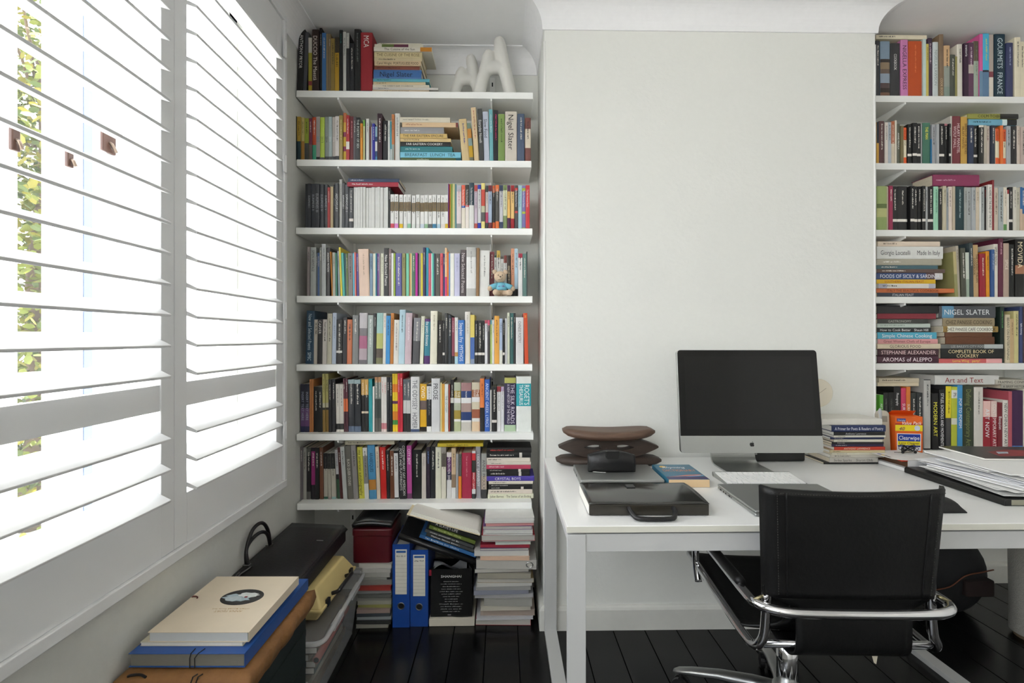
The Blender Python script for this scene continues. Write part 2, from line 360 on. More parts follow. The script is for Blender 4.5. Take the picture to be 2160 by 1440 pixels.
# ------------------------------------------------------------------ alcove shelves
SZ = [2.349, 2.039, 1.733, 1.426, 1.118, 0.8055, 0.493]             # shelf tops, left alcove
RZ = [2.349, 2.039, 1.733, 1.426, 1.120, 0.716]                     # right alcove
SF, ST = 2.21, 0.030
ORD = ['first','second','third','fourth','fifth','sixth','seventh','eighth','ninth','tenth','eleventh','twelfth','thirteenth','fourteenth','fifteenth','sixteenth','seventeenth','eighteenth','nineteenth','twentieth']
def ordinal(n):
    if n <= 20: return ORD[n-1]
    t = {2:'twenty',3:'thirty',4:'forty',5:'fifty',6:'sixty',7:'seventy',8:'eighty'}[n//10]
    return (t + '-' + ORD[n%10-1]) if n % 10 else {'twenty':'twentieth','thirty':'thirtieth','forty':'fortieth','fifty':'fiftieth','sixty':'sixtieth','seventy':'seventieth','eighty':'eightieth'}[t]
def shelf(x0, x1, z, xs, label, grp):
    t = thing('wall_shelf', label, 'shelf', ((x0+x1)/2, YB, z), 0, grp); ox = (x0+x1)/2
    MB().box(x0-ox, x1-ox, SF-YB, -0.001, -ST, 0).build('shelf_board', SHELF, t, bevel=0.0015, seg=1)
    for bx_ in xs:
        MB().prism([(-0.001, -ST), (-0.001, -ST-0.062), (-0.03, -ST-0.058), (SF-YB+0.02, -ST-0.014), (SF-YB+0.002, -ST-0.009), (SF-YB+0.002, -ST)], bx_-ox-0.003, bx_-ox+0.003, 'X').build('bracket', SHELF, t)
NM = ['top','second','third','fourth','fifth','sixth','bottom']
LB, RB = (-0.745, -0.055), (1.846, 2.55)
for i, z in enumerate(SZ): shelf(XL + 0.004 + random.uniform(0,.006), 0.131 + random.uniform(-.004,.006), z, LB, '%s white wall shelf, full of books, in the left alcove' % NM[i], 'left alcove shelves')
NR = ['top','second','third','fourth','fifth','lowest']
for i, z in enumerate(RZ): shelf(CRX + 0.004, XR - 0.01, z, RB, '%s white wall shelf, full of books, in the right alcove' % NR[i], 'right alcove shelves')
for bx_, side in ((LB[0],'left end of the left alcove'), (LB[1],'right end of the left alcove'), (RB[0],'right alcove')):
    t = thing('shelf_upright', 'white slotted shelf upright screwed to the back wall, %s' % side, 'shelf upright', (bx_, YB, 0))
    MB().box(-0.0125, 0.0125, -0.012, 0, 0.3, 2.53).build('channel', SHELF, t)
    sl = MB()
    for k in range(40): sl.box(-0.003, 0.003, -0.0126, -0.0118, 0.34 + k*0.055, 0.36 + k*0.055)
    sl.build('slot_row', INK, t)['kind'] = 'stuff'
# ================================================================== books
PAL = {'black':'161616','charcoal':'3a3a3c','grey':'8a8a8a','pale grey':'b8b8b8','white':'e2e2de','cream':'ddd0ae','tan':'b89a6c','brown':'5e3a26','dark brown':'3a2620',
       'red':'b02a30','dark red':'6a1c24','maroon':'58202c','pink':'d06a90','magenta':'b03090','purple':'5a3a80','plum':'4a2a44','navy':'26304e','blue':'3a66b0','sky blue':'70b4d8','pale blue':'b0c6d8',
       'teal':'2a8088','dark teal':'1f4448','mint':'84c8ac','green':'5a8a40','dark green':'2c4432','olive':'7c7a3c','lime':'a8bc3c','yellow':'dccc44','mustard':'b8962c','orange':'dc7a30','rust':'b0522a','peach':'e0bea4','slate':'566a7c'}
PALV = {k: lin(v) for k, v in PAL.items()}
def cname(h):
    c = lin(h); f = lambda t: [v ** 0.45 for v in t[:3]]; a = f(c)
    return min(PALV, key=lambda k: sum((p-q)**2 for p, q in zip(a, f(PALV[k]))))
BR = random.Random(11)
def lum(h): c = lin(h); return .3*c[0] + .6*c[1] + .1*c[2]
def book(kind, w, h, dp, segs, text, tcol, gain, loc, rot, label, cat, grp, lo=0.06, hi=0.94, hard=None, fin=0.45):
    """A closed book: origin at the foot of the spine, spine facing -Y. Cover mesh carries the page block and the print."""
    gain *= 0.80
    hard = w > 0.022 if hard is None else hard
    tb = 0.0022 if hard else 0.0009
    if w < 0.008: tb = 0.0007
    mats = []; mids = []
    for f, c in segs:
        m = mat(c, fin, gain=gain)
        if m not in mats: mats.append(m)
        mids.append(mats.index(m))
    big = max(range(len(segs)), key=lambda i: segs[i][0] - (segs[i-1][0] if i else 0)); bm_ = mids[big]
    mb = MB(); rd = 0.0022 if hard else 0.0008
    cs = [(-w/2, rd), (-w/2*.75, rd*.25), (0, 0), (w/2*.75, rd*.25), (w/2, rd)]; z0 = 0
    for (f, c), mi in zip(segs, mids):
        z1 = h*f
        mb.add([(x, y, z0) for x, y in cs] + [(x, y, z1) for x, y in cs], [(k, k+1, k+6, k+5) for k in range(4)], mi); z0 = z1
    for zz, fl in ((0, True), (h, False)):
        vs = [(x, y, zz) for x, y in cs] + [(w/2, rd + 0.002, zz), (-w/2, rd + 0.002, zz)]; q = tuple(range(7)); mb.add(vs, [q[::-1] if fl else q], bm_)
    mb.add([(-w/2, rd+.002, 0), (w/2, rd+.002, 0), (w/2, rd+.002, h), (-w/2, rd+.002, h)], [(3,2,1,0)], bm_)
    mb.box(-w/2, -w/2+tb, rd, dp, 0, h, bm_); mb.box(w/2-tb, w/2, rd, dp, 0, h, bm_)
    o = mb.build(kind, mats, None, loc=loc, rot=rot); tag(o, label, cat, grp)
    e = 0.003 if hard else 0.0004
    MB().box(-w/2+tb, w/2-tb, rd+0.0025, dp - (0.004 if hard else 0.0005), e, h-e).build('page_block', PAPER if BR.random() < .6 else PAPERW, o)
    if text != '-':
        L = h*(hi-lo); V = []
        if text == '~' or not text:
            V, Fc, wd = dashes(BR, BR.randint(16, 34)); cap = min(w*.30, 0.0065); L = L*BR.uniform(.45,.9); s = cap/0.7; sx = min(s*1.0, L/wd)
            zt = h*hi - BR.uniform(0, .05)*h
            fn = lambda p: (p[1]*s - cap*.4, -0.0004, zt - p[0]*sx)
            print_on('spine_lettering', V, Fc, fn, mat(tcol, .6, gain=gain, var=0), o)
        else:
            if '@' in text:
                text, rg_ = text.split('@'); a_, b_ = rg_.split('-'); lo, hi = 1-float(b_), 1-float(a_); L = h*(hi-lo)
            lines = text.split('/'); nl = len(lines); mb = MB()
            for li, tx in enumerate(lines):
                V, Fc, wd = text_geo(tx.strip()); cap = w*(0.56 if nl == 1 else 0.70/nl); s = min(cap/0.72, 0.034); sx = min(s, L/wd)
                s = min(s, sx*1.45); off = (nl-1)/2*0.72*s*1.25 - li*0.72*s*1.25 - 0.36*s
                zt = h*hi - (L - wd*sx)*.35
                mb.add([(p[1]*s + off, -0.0005, zt - p[0]*sx) for p in V], Fc)
            mb.build('spine_lettering', mat(tcol, .6, gain=gain, var=0), o)
    return o
def parse_cols(c):
    out = []
    for q in c.split(','):
        a = q.split(':'); out.append((float(a[1]) if len(a) > 1 else 1.0, a[0]))
    out[-1] = (1.0, out[-1][1]); return out
PB = '1a1a1b:.2,e2dcd4:.26,1a1a1b'
OP = 'd85a26:.19,dcd4b8:.66,d85a26'
def look(segs, w, h, mw, mh):
    big = max(range(len(segs)), key=lambda i: segs[i][0] - (segs[i-1][0] if i else 0)); a = cname(segs[big][1])
    cols = []
    for _, c in segs:
        k = cname(c)
        if k != a and k not in cols: cols.append(k)
    s = 'thick ' if w > mw*1.6 else ('slim ' if w < mw*.6 else '')
    t = 'tall ' if h > mh*1.12 else ('short ' if h < mh*.88 else '')
    return (t + s) or '', a + (' and ' + cols[0] if cols else '')
def row(data, ox, oy, sc_, zbase, YS, kind, cat, gain, where, grp, count=[0], start=0, depth=None, noun=None):
    start = ROWN.get(where, 0); items = []; prev = None
    for ln in data.strip().split('\n'):
        ln = ln.strip()
        if not ln: continue
        tx, tcol = None, None
        if '=' in ln: ln, tx = ln.split('=', 1); tx = tx.strip()
        if tx and '#' in tx: tx, tcol = tx.split('#'); tx = tx.strip(); tcol = tcol.strip()
        a = ln.split(); x0 = prev if a[0] == '+' else float(a[0]); x1 = float(a[1]); prev = x1
        col = {'PB': PB, 'OP': OP}.get(a[3], a[3]); lean = float(a[4]) if len(a) > 4 else 0.0
        items.append([x0, x1, float(a[2]), parse_cols(col), lean, tx, tcol])
    last = None; out = []
    geo = []
    for x0, x1, y, segs, lean, tx, tcol in items:
        X0, _ = Pxz(ox + x0/sc_, 700, YS); X1, _ = Pxz(ox + x1/sc_, 700, YS); _, Z = Pxz(ox + (x0+x1)/2/sc_, oy + y/sc_, YS)
        if last is not None and X0 < last: X0 = last
        if X1 - X0 < 0.003: X1 = X0 + 0.003
        last = X1 + 0.0002
        dx = lean/sc_*YS/F; hh = min(Z - zbase, ZC - zbase - .006)
        if geo:                                          # neighbours that lean differently still only touch
            _, pX1, ph, pdx = geo[-1]; hm = min(hh, ph); gap = (X0 + dx*hm/hh) - (pX1 + pdx*hm/ph)
            if gap < 0:
                X0 -= gap
                if X1 - X0 < (x1-x0)/sc_*YS/F*.72: X1 = X0 + (x1-x0)/sc_*YS/F*.72
            last = X1 + 0.0002
        geo.append((X0, X1, hh, dx))
    mw = sorted(g[1]-g[0] for g in geo)[len(geo)//2]; mh = sorted(g[2] for g in geo)[len(geo)//2]
    for i, ((X0, X1, h, dx), it) in enumerate(zip(geo, items)):
        w_ = X1 - X0 - 0.0003; segs, tx, tcol = it[3], it[5], it[6]
        ang = math.atan2(dx, h) if dx else 0.0
        if ang: h = h / math.cos(ang)
        wd = w_ * math.cos(ang)
        if tcol is None: tcol = 'e6e2d8' if lum(segs[max(range(len(segs)), key=lambda k: segs[k][0] - (segs[k-1][0] if k else 0))][1]) < .22 else '2a2622'
        dp = depth or min(YB - YS - 0.02, max(.10, h*.66)); jit = BR.uniform(-.003, .006)
        s, c = look(segs, wd, h, mw, mh)
        label = '%s%s %s, %s upright from left, %s' % (s, c, noun or 'book', ordinal(i+1+start), where)
        # rotate about the lower corner the book leans on
        lift = abs(math.sin(ang))*wd/2
        o = book(kind, wd, h, dp, segs, '~' if tx is None else tx, tcol, gain, ((X0+X1)/2, YS + jit, zbase + lift + 0.0002), (0, ang, 0), label, cat, grp, fin=BR.choice((.3,.42,.5,.6)))
        out.append(o)
    ROWN[where] = start + len(items)
    return out
ROWN = {}
def stack(data, zbase, YS, kind, cat, gain, where, grp, depth=0.15, noun=None, exact=True, rz=0.0):
    """Books lying flat, given from the top down: x0 x1 y0 y1 colour = text # colour (photo pixels on the spine plane)."""
    items = []
    for ln in data.strip().split('\n'):
        ln = ln.strip()
        if not ln: continue
        tx, tcol = None, None
        if '=' in ln: ln, tx = ln.split('=', 1); tx = tx.strip()
        if tx and '#' in tx: tx, tcol = tx.split('#'); tx = tx.strip(); tcol = tcol.strip()
        a = ln.split(); items.append((float(a[0]), float(a[1]), float(a[2]), float(a[3]), parse_cols({'PB':'1a1a1b:.2,e2dcd4:.26,1a1a1b'}.get(a[4], a[4])), tx, tcol))
    z = zbase; n = len(items); out = []
    ths = []
    for x0, x1, y0, y1, segs, tx, tcol in items:
        xm = (x0+x1)/2; ths.append(abs(Pxz(xm, y0, YS)[1] - Pxz(xm, y1, YS)[1]))
    mth = sorted(ths)[n//2]
    for i in range(n-1, -1, -1):
        x0, x1, y0, y1, segs, tx, tcol = items[i]; t = ths[i]
        X0 = Pxz(x0, 700, YS)[0]; X1 = Pxz(x1, 700, YS)[0]; L = X1 - X0
        if tcol is None: tcol = 'e6e2d8' if lum(segs[0][1]) < .22 else '2a2622'
        s, c = look(segs, t, L, mth, 99 if False else L)
        place = ('%s from top' % ordinal(i+1)) if n > 1 else ''
        label = '%s%s %s, %s %s' % (s, c, noun or 'book', place, where)
        # local Z runs along the book: foot of the spine at the right end
        o = book(kind, t - 0.0003, L, depth*BR.uniform(.92,1.0), segs, '~' if tx is None else tx, tcol, gain, (X1, YS + BR.uniform(-.004,.004), z + t/2), (0, -math.pi/2, 0), label, cat, grp, lo=.05, hi=.95)
        z += t; out.append(o)
    return out, z
YS = 2.222
# ---- left alcove, top shelf
U1 = '''195 290 130 161617 45 = ANTHONY PRYOR@.12-.64 # f0eee8
+ 350 205 505258 40 = -
360 440 300 b8a028:.12,8a3434:.2,a8a032:.72,d0ccc0 = -
445 560 170 35241f = DUCCIO The Maestà@.1-.82 # efe6da
565 604 135 1b1918
610 678 225 3f76b4
+ 718 240 8c7a58 = -
+ 753 242 857250
+ 816 315 97803f
820 888 300 c39a26:.72,463c2c = DESIGNER SUBURBS@.02-.55 # 1c1812
892 948 182 171b1d = ~ # 4a8a84
952 1002 210 cfcfca = METTE TRONVOLL@.1-.4 # 44464a
1004 1054 225 2c2e30:.74,b8b8b4
1056 1126 385 24262a
1130 1232 152 151718 = ~ # 7a8280
1238 1428 215 1a1a1a:.03,a3262f = MCA@.05-.25 # f4efe8'''
row(U1, 600, 40, 7.714, SZ[0], YS, 'art_book', 'book', 1.05, 'top left-alcove shelf', 'art books on the top left shelf')
stack('''798 889 88 91 ddd8c6
790 892 91 98 e0dac6:.3,6a2a44:.6,6a7a3a:.85,e0dac6 = -
789 911 98 107 d08a28:.2,e6e0d0 = The Cuisine of the Sun
789 890 107 119 e0d0a2 = THE CUISINE OF THE ROSE # 7a6a4a
789 890 119 127 d8c8a0
790 888 127 137 dcc29c = Carol Wright  PORTUGUESE FOOD
789 885 137 145 8c4c3a = ~ # 3a1812
788 889 145 164 3f70ae = Nigel Slater # 101c30
787 906 164 170 5fb2c2
787 897 170 176 dccaa2
786 905 176 182 e2dac6 = THE HARRY'S BAR COOKBOOK # 5a544a
786 924 182 187 d8d5ce
785 905 187 193 dac6aa = THE CUISINE OF OLYMPE # 6a5a48''', SZ[0], YS, 'cookbook', 'book', 1.05, 'of stack, top left-alcove shelf', 'cookbooks stacked on the top left shelf', depth=.15)
# ---- second shelf
row('''95 124 205 24302e
127 196 210 1d3a42:.44,c2a040
205 258 220 b4823c:.45,cdbd76
265 340 240 4a4c48:.41,96a432
345 398 242 6a5a54:.37,702a44
400 468 218 3fa07e:.36,c04c28
472 538 215 1e2226:.08,9e9894 = 2012@.42-.64 # 4a8cae
542 618 225 1e2226:.07,adc73c = 2013@.42-.64 # 4a5a20
620 688 215 1e2226:.09,848e88 = 2014@.42-.64 # 2a3230
690 748 215 1e2226:.09,a5b6b6 = 2015@.42-.64 # e6ecec
750 806 215 1e2226:.1,bab2aa = 2016@.42-.64 # e8e4e0
808 875 208 1e2226:.1,d6d0cd
878 940 195 9e8842 = ~ # e0d090
942 993 140 cfae3a:.2,8c3a5a:.3,cfae3a:.5,8c3a5a:.6,d6ae4a:.8,ce784c = -
995 1056 190 ae262c:.25,e8e0d8:.42,ae262c
1060 1124 205 6e2428 = ~ # d88a90
+ 1170 215 5c585a
1172 1244 230 1b2020 = THE POETRY OF SEX@.05-.72 # d8e0d8
1246 1288 335 df942a
1290 1325 270 ced49c:.85,7cb44a = -
+ 1345 256 282a26 = -
+ 1398 250 dedfd9
1400 1430 380 6c3a3a = -
+ 1455 385 bcc4c8 = -
+ 1505 340 2a2c98
+ 1545 390 3a7aa8:.12,2a4a72:.28,e0e0dc:.56,2a4a72:.7,8fb2c2 = -
1547 1628 165 371d28 = ~ # e8dcd8
1640 1724 280 25272a
1726 1763 280 dadcd8
1768 1797 295 ccdcdc:.3,3a9cac
1799 1845 180 9aa49c:.35,c67c4a
1848 1935 155 e2e2dc = ~ # 8a8a88''', 610, 220, 8.308, SZ[1], YS, 'poetry_book', 'book', 1.1, 'second left-alcove shelf', 'books standing on the second left shelf')
stack('''843 949 243.5 255 e4ddca = ~ # 8a8a7a
848 966 255 265 8a4640:.04,e2c49c = ~ # a05a48
845 936 265 280 9c9c9e = ~ # e8e8e8
844 943 280 289 dcbc74 = THE FAR EASTERN EPICURE
844 951 289 296 ddc48c
845 950 296 305 1c1e1f = FAR EASTERN COOKERY # eeeeea
844 954 305 317.5 2d7c84 = ~ # bfe0e0
844 972 317.5 329.5 82cce4 = BREAKFAST  LUNCH  TEA # 26505e
846 961 329.5 337 4a5c2c = nigellissima # dce2cc''', SZ[1], YS, 'cookbook', 'book', 1.1, 'of stack, second left-alcove shelf', 'cookbooks stacked on the second left shelf', depth=.14)
row('''885 1010 235 dcc494 -58 = ~ # 5a5a9a
+ 1075 310 6a6a58:.1,c8a020:.4,88a0a0:.6,c88838:.85,7a9080 -50 = -
1082 1165 50 e4cca4 -56 = ~ # b06050
1166 1238 75 484a4a -30 = Everyday Novelli # f0f0ee
1240 1332 115 c8d0e0 -26 = Slow Food@.12-.58 # 2a3040
1335 1395 75 72b4bc -16 = ~ # e4f0f0
1397 1470 90 20222a 0 = ~ # d83a78
1472 1580 155 829e56 = ~ # 3a4a28
1586 1776 115 d9d1c4 = Nigel Slater@.04-.8 # 1e1c1a
1785 1900 150 4f5f78
1910 2004 210 7c4c46:.32,e2d6c2:.75,7c4c46''', 860, 220, 7.714, SZ[1], YS, 'cookbook', 'book', 1.1, 'second left-alcove shelf', 'cookbooks standing on the second left shelf')
# ---- third shelf
row('''285 324 232 272b31 = -
326 383 228 292d34 = EURIPIDES I # a4a8ae
385 455 230 292d34 = EURIPIDES II # a4a8ae
456 534 232 292d34 = EURIPIDES III # a4a8ae
535 604 234 292d34 = EURIPIDES IV # a4a8ae
605 668 232 292d34 = EURIPIDES V # b4b8be
670 714 290 b63c3c
716 765 275 cdb890 = -
768 798 242 262a2c = AESCHYLUS II # b4b8b8
800 870 220 1c2022 = AESCHYLUS I # dcdedc
872 922 145 c0c1bd = ~ # 7a7c7a
925 976 215 262a2c = SOPHOCLES I # dcdedc
980 1045 240 30343a = SOPHOCLES II # dcdedc
1048 1122 300 33363a:.17,e2dad2:.24,33363a''', 610, 360, 8.308, SZ[2], YS, 'poetry_book', 'book', 1.1, 'third left-alcove shelf', 'dark Greek tragedies on the third left shelf')
WS = [1125,1165,1205,1250,1290,1340,1388,1445,1500,1545,1595,1648,1690,1734]
whites = row('\n'.join('%d %d %d d9dad6 = -' % (a, b-1, 285 + (i*7)%9) for i, (a, b) in enumerate(zip(WS, WS[1:]))) + '\n1738 1772 300 2a2c2e', 610, 360, 8.308, SZ[2], YS, 'journal_issue', 'book', 1.12, 'third left-alcove shelf', 'white journal issues on the third left shelf')
P5 = ':.14,e8e8e4:.51,7c6846:.78,e8e8e4'
feet1 = [(1776,1840,'c84052'),(1848,1912,'d880c8'),(1926,1990,'e4bc20'),(2000,2062,'dcdcd8'),(2070,2132,'92c4a4')]
feet2 = [(62,122,'d8e0d8'),(135,195,'d4d4d2'),(200,266,'c8d4e0'),(270,326,'92bc94'),(335,395,'5c6264'),(402,465,'4084a8'),(475,531,'acccdc'),(538,605,'e0d8d0'),(608,656,'dcb820')]
row('\n'.join('%d %d 415 %s%s = ~ # 5a5a58' % (a, b, f, P5) for a, b, f in feet1), 610, 360, 8.308, SZ[2], YS, 'pocket_classic', 'book', 1.12, 'third left-alcove shelf', 'brown-banded pocket classics', noun='pocket book')
row('\n'.join('%d %d %d %s%s = ~ # 5a5a58' % (a, b, 388 + (a % 3)*5, f, P5) for a, b, f in feet2), 860, 360, 7.714, SZ[2], YS, 'pocket_classic', 'book', 1.12, 'third left-alcove shelf', 'brown-banded pocket classics', noun='pocket book')
BAP = 'The Best American Poetry@.1-.5'
row('''657 670 210 7c2a84 = -
+ 689 212 ce4c3c = -
+ 700 212 deb432 = -
+ 722 212 6c8e32 = -
+ 740 212 bec674 = -
+ 766 214 ded69c = -
+ 792 214 6c9ca4 = -
795 870 235 8c9292:.12,e4d8d8:.86,b4b8c0 = ~ # c08a90
875 935 228 ece4d4:.48,2a5aa6:.53,de644c = %s # fff
938 995 225 ece4dc:.5,ce4254:.54,2e2820 = %s # f4f0e8
1000 1080 197 e4e4e0:.51,1e3a4a = %s # f4f4f0
1085 1135 235 b6524c:.12,ccbccc:.86,be4c4a
1140 1192 230 2030a8:.13,dcdcdc:.9,2030a8
1197 1257 202 ecdf8c:.16,5a5a58:.36,ccccac:.5,ce4c3c:.86,ecdf8c = -
1265 1310 238 303030:.14,b63262:.38,dcccc4:.85,2f3a38
1313 1370 240 741c2a:.14,acbcd4:.86,741c2a
1379 1421 240 d65c2a:.15,3a3a38:.84,d65c2a
1428 1486 232 de6e32:.17,4a4a48:.85,de6e32
1492 1550 235 2a3c5e:.16,ccccd4:.87,2a3c5e
1555 1616 232 7c8e5a:.3,e0e0bc:.88,7c8e5a
1622 1668 235 5e2254:.25,ecbc64:.86,5e2254
1678 1735 235 a6202a:.24,f4cc84:.86,a6202a
1742 1792 240 4a4a4c:.36,ce423a:.41,3a3a3c:.88,ce3a32:.94,4a4a4c = %s # f0f0ee
1797 1858 235 acd4dc = %s # 3a7a9a
1861 1917 240 a4b432:.03,7c72ac:.35,acbc32:.4,7c72ac:.87,acbc32:.94,7c72ac = %s # f0f0f4
1920 1985 235 ce323c = %s # f8e8e4''' % ((BAP,)*7), 860, 360, 7.714, SZ[2], YS, 'poetry_book', 'book', 1.12, 'third left-alcove shelf', 'bright poetry anthologies on the third left shelf')
ztop = max(o.location.z + 0.0 for o in whites); zw = max(Pxz(800, 394, YS)[1], SZ[2] + max((o.dimensions.z for o in whites), default=.2) + .0005)
stack('''734 842 377.5 385 29395a = ~ # d8dce4
732 840 385 394.5 a41c36 = ~ # f0e4e4''', zw, YS - .006, 'paperback_book', 'book', 1.1, 'of pair, third left-alcove shelf', 'books laid across the white journals', depth=.15)
# ---- fourth shelf
row('''305 350 170 94898a 10
358 458 175 aaaeac 6 = SIMON ARMITAGE@.06-.5 # 4a4e50
462 489 280 5a6266
490 525 270 3a5c90
530 570 180 7e827e
573 644 120 babec0 = ~ # 8a8e90
650 711 185 282424 = ANDREW MOTION@.1-.5 # eeeae6
713 746 255 ce862c -30 = -
750 812 270 bebeb2 -8 = ~ # 7a7a70
815 845 280 4a8674 -8 = -
848 886 245 a8b4c2 -20
888 931 175 ecd848 -34 = -
936 979 275 4ab6aa -28 = -
981 1005 285 2c5c6c -20 = -
1006 1040 285 6c7e4a -14
1041 1119 280 8e8684 -10
1120 1148 280 62bedc -10 = -
1150 1176 265 e4746c -12 = -
1178 1216 285 5c4c96 -12
1222 1406 208 e4c8b4 -22 = ~ # b09880
1409 1460 285 849cb2
1467 1511 285 ececd4 = -
1514 1536 285 2a849e = -
1538 1578 285 7e5c9c
1582 1600 285 b4aca4 = -
1602 1655 285 e0e0cc = ~ # 8a8a78
1660 1742 190 181818 = New Selected Poems # f0eee8
1746 1790 205 7e6868
1793 1830 282 e6e6e6 = -
1832 1862 282 9cb44a = -
1868 1974 285 5c5c9e
1980 2040 285 8e8c5a
2050 2100 285 7cccac = -
2105 2119 285 cc8a5c = -
2120 2146 285 f2e09c = -''', 610, 500, 8.308, SZ[3], YS, 'poetry_book', 'book', 1.15, 'fourth left-alcove shelf', 'slim poetry books on the fourth left shelf')
r4b = row('''63 124 262 3f6e52
125 162 255 be309e = -
165 190 262 4a4a50 = -
191 214 264 a4988c = -
216 246 262 e4d640 = -
248 289 170 342c5a
290 334 168 2aa6c0 = -
337 376 262 cc4a62 = -
379 397 262 dcdcdc = -
398 422 262 5accb6 = -
424 440 264 5a6c84 = -
441 528 265 5c5a54
529 572 262 d84a5a
574 604 268 2f307c
606 640 175 ce306c:.4,ecc494
641 668 245 ec7c28 = -
669 688 262 6aa4dc = -
689 755 265 eeeee4 = -
757 848 265 c8c8e2 = ~ # a4a4c4
850 948 205 4c4244 8 = New Selected Poems # d4cccc
951 1110 168 bcbcb8:.16,e4e4e2:.8,b8b8b4 3 = ~ # 8a8a88
1112 1160 175 8e6c46 8 = -
1162 1324 215 e6e6e2 8 = ~ # 6a6a68
1325 1396 205 94424c 8
1400 1442 265 e0e0dc:.95,3a5a50
1445 1505 185 e6e6e2:.85,ccac4a
1508 1560 325 e0e0dc
1564 1612 265 e0e0de:.82,7c3028
1615 1682 265 38281e = KING HENRY IV@.25-.6 # dccca8
1685 1740 150 222:.17,de9e7c
1742 1797 152 222:.17,b8d4e4
1800 1866 265 e4e4e2:.9,a62842
1870 1934 265 5c7e78
1935 1950 232 2c3434 = -''', 860, 500, 7.714, SZ[3], YS, 'poetry_book', 'book', 1.15, 'fourth left-alcove shelf', 'books on the right of the fourth left shelf')
tx0, tx1 = Pxz(1030, 600, YS)[0], Pxz(1090, 600, YS)[0]                # books behind the teddy stand further back
for o in r4b:
    if tx0 - .012 < o.location.x < tx1: o.location.y = 2.275
# ---- fifth shelf
YS = 2.238
row('''275 415 125 28445a 22 = New and Selected Poems  SIMIC # c4d4de
418 486 280 beb6aa 12
490 574 275 2a2828 10 = CARVER@.03-.33 # e4e0dc
578 656 278 beb8b2 12
660 740 175 b6b29e 12 = ~ # 4a4a40
743 815 165 aebacc 15 = ~ # 7a8698
820 928 280 2a2a2a:.25,dcdcd8:.3,2a2a2a 8
935 1010 240 3a3a3e 8
1012 1100 280 c66e42 8
1105 1214 205 7c7e7e 6
1218 1358 165 6c686c:.08,b4a4ac:.3,ac6484:.55,7c787c:.7,c4c0c4 14 = -
1366 1464 205 a4b0ac 10 = ~ # eef2f0
1468 1514 170 1c1a1c 10
1516 1633 165 7c7c5a:.12,5c524a:.3,bcc074:.6,a4c8c4 16 = -
1636 1686 165 e0dcd0 14 = ~ # b07a70
1688 1762 215 3c90ce 14
1764 1820 168 be782e 18 = ~ # 6a3a14
1822 1914 285 e0dcd4 16 = ~ # 8a8480
1916 2020 110 b4d0dc 22 = ~ # 3a4a54
2024 2138 165 c8b4bc 20 = ~ # efe6ea''', 610, 640, 8.308, SZ[4], YS, 'paperback_book', 'book', 1.18, 'fifth left-alcove shelf', 'books on the fifth left shelf')
row('''76 192 235 4a4a4e:.5,7e7e84 26
196 252 205 e0e0cc 28 = ~ # 7a8a6a
256 358 250 4c2064:.18,2c7e92:.94,4c2064 14 = the poetry dictionary@.06-.6 # eef2f2
362 474 122 e4e0cc 12 = ~ # b0aa90
484 562 275 22201d
565 602 275 PB
605 658 158 161816
662 714 190 283038
716 762 228 1c1c20:.17,8e3a4e = ~ # e8c8d0
765 818 225 acd0dc:.16,bc8c4a:.25,e0e0dc = ~ # 9a9a98
821 926 270 3474c0 = Stephen Fry  MYTHOS # f4f6fa
929 1015 132 e0dcd4 = ~ # b8b2a8
1020 1088 185 8494ac:.1,4a6cae:.54,e0cc6c = -
1092 1139 278 PB
1141 1209 276 PB
1211 1252 278 PB
1255 1298 268 dcdce0:.92,b44c5c
1300 1338 270 3a3438:.88,c84a6c
1340 1372 268 bcd47c:.9,64a4ac
1374 1408 270 e6e2de
1410 1488 200 e6a84a = ~ # 7a4a18
1492 1542 245 dcdcd0:.3,acbcd6
1546 1580 270 PB
1582 1620 242 ccccd0 = -
1622 1660 148 ccd0bc
1661 1721 155 3a6e6c
1722 1756 155 242628
1760 1884 225 d8d8d8 = CHINESE POETRY@.08-.55 # 6a6a6a
1892 1966 155 d24c24 -20 = M@.02-.14 # f0c050''', 860, 640, 7.714, SZ[4], YS, 'paperback_book', 'book', 1.18, 'fifth left-alcove shelf', 'books on the right of the fifth left shelf')
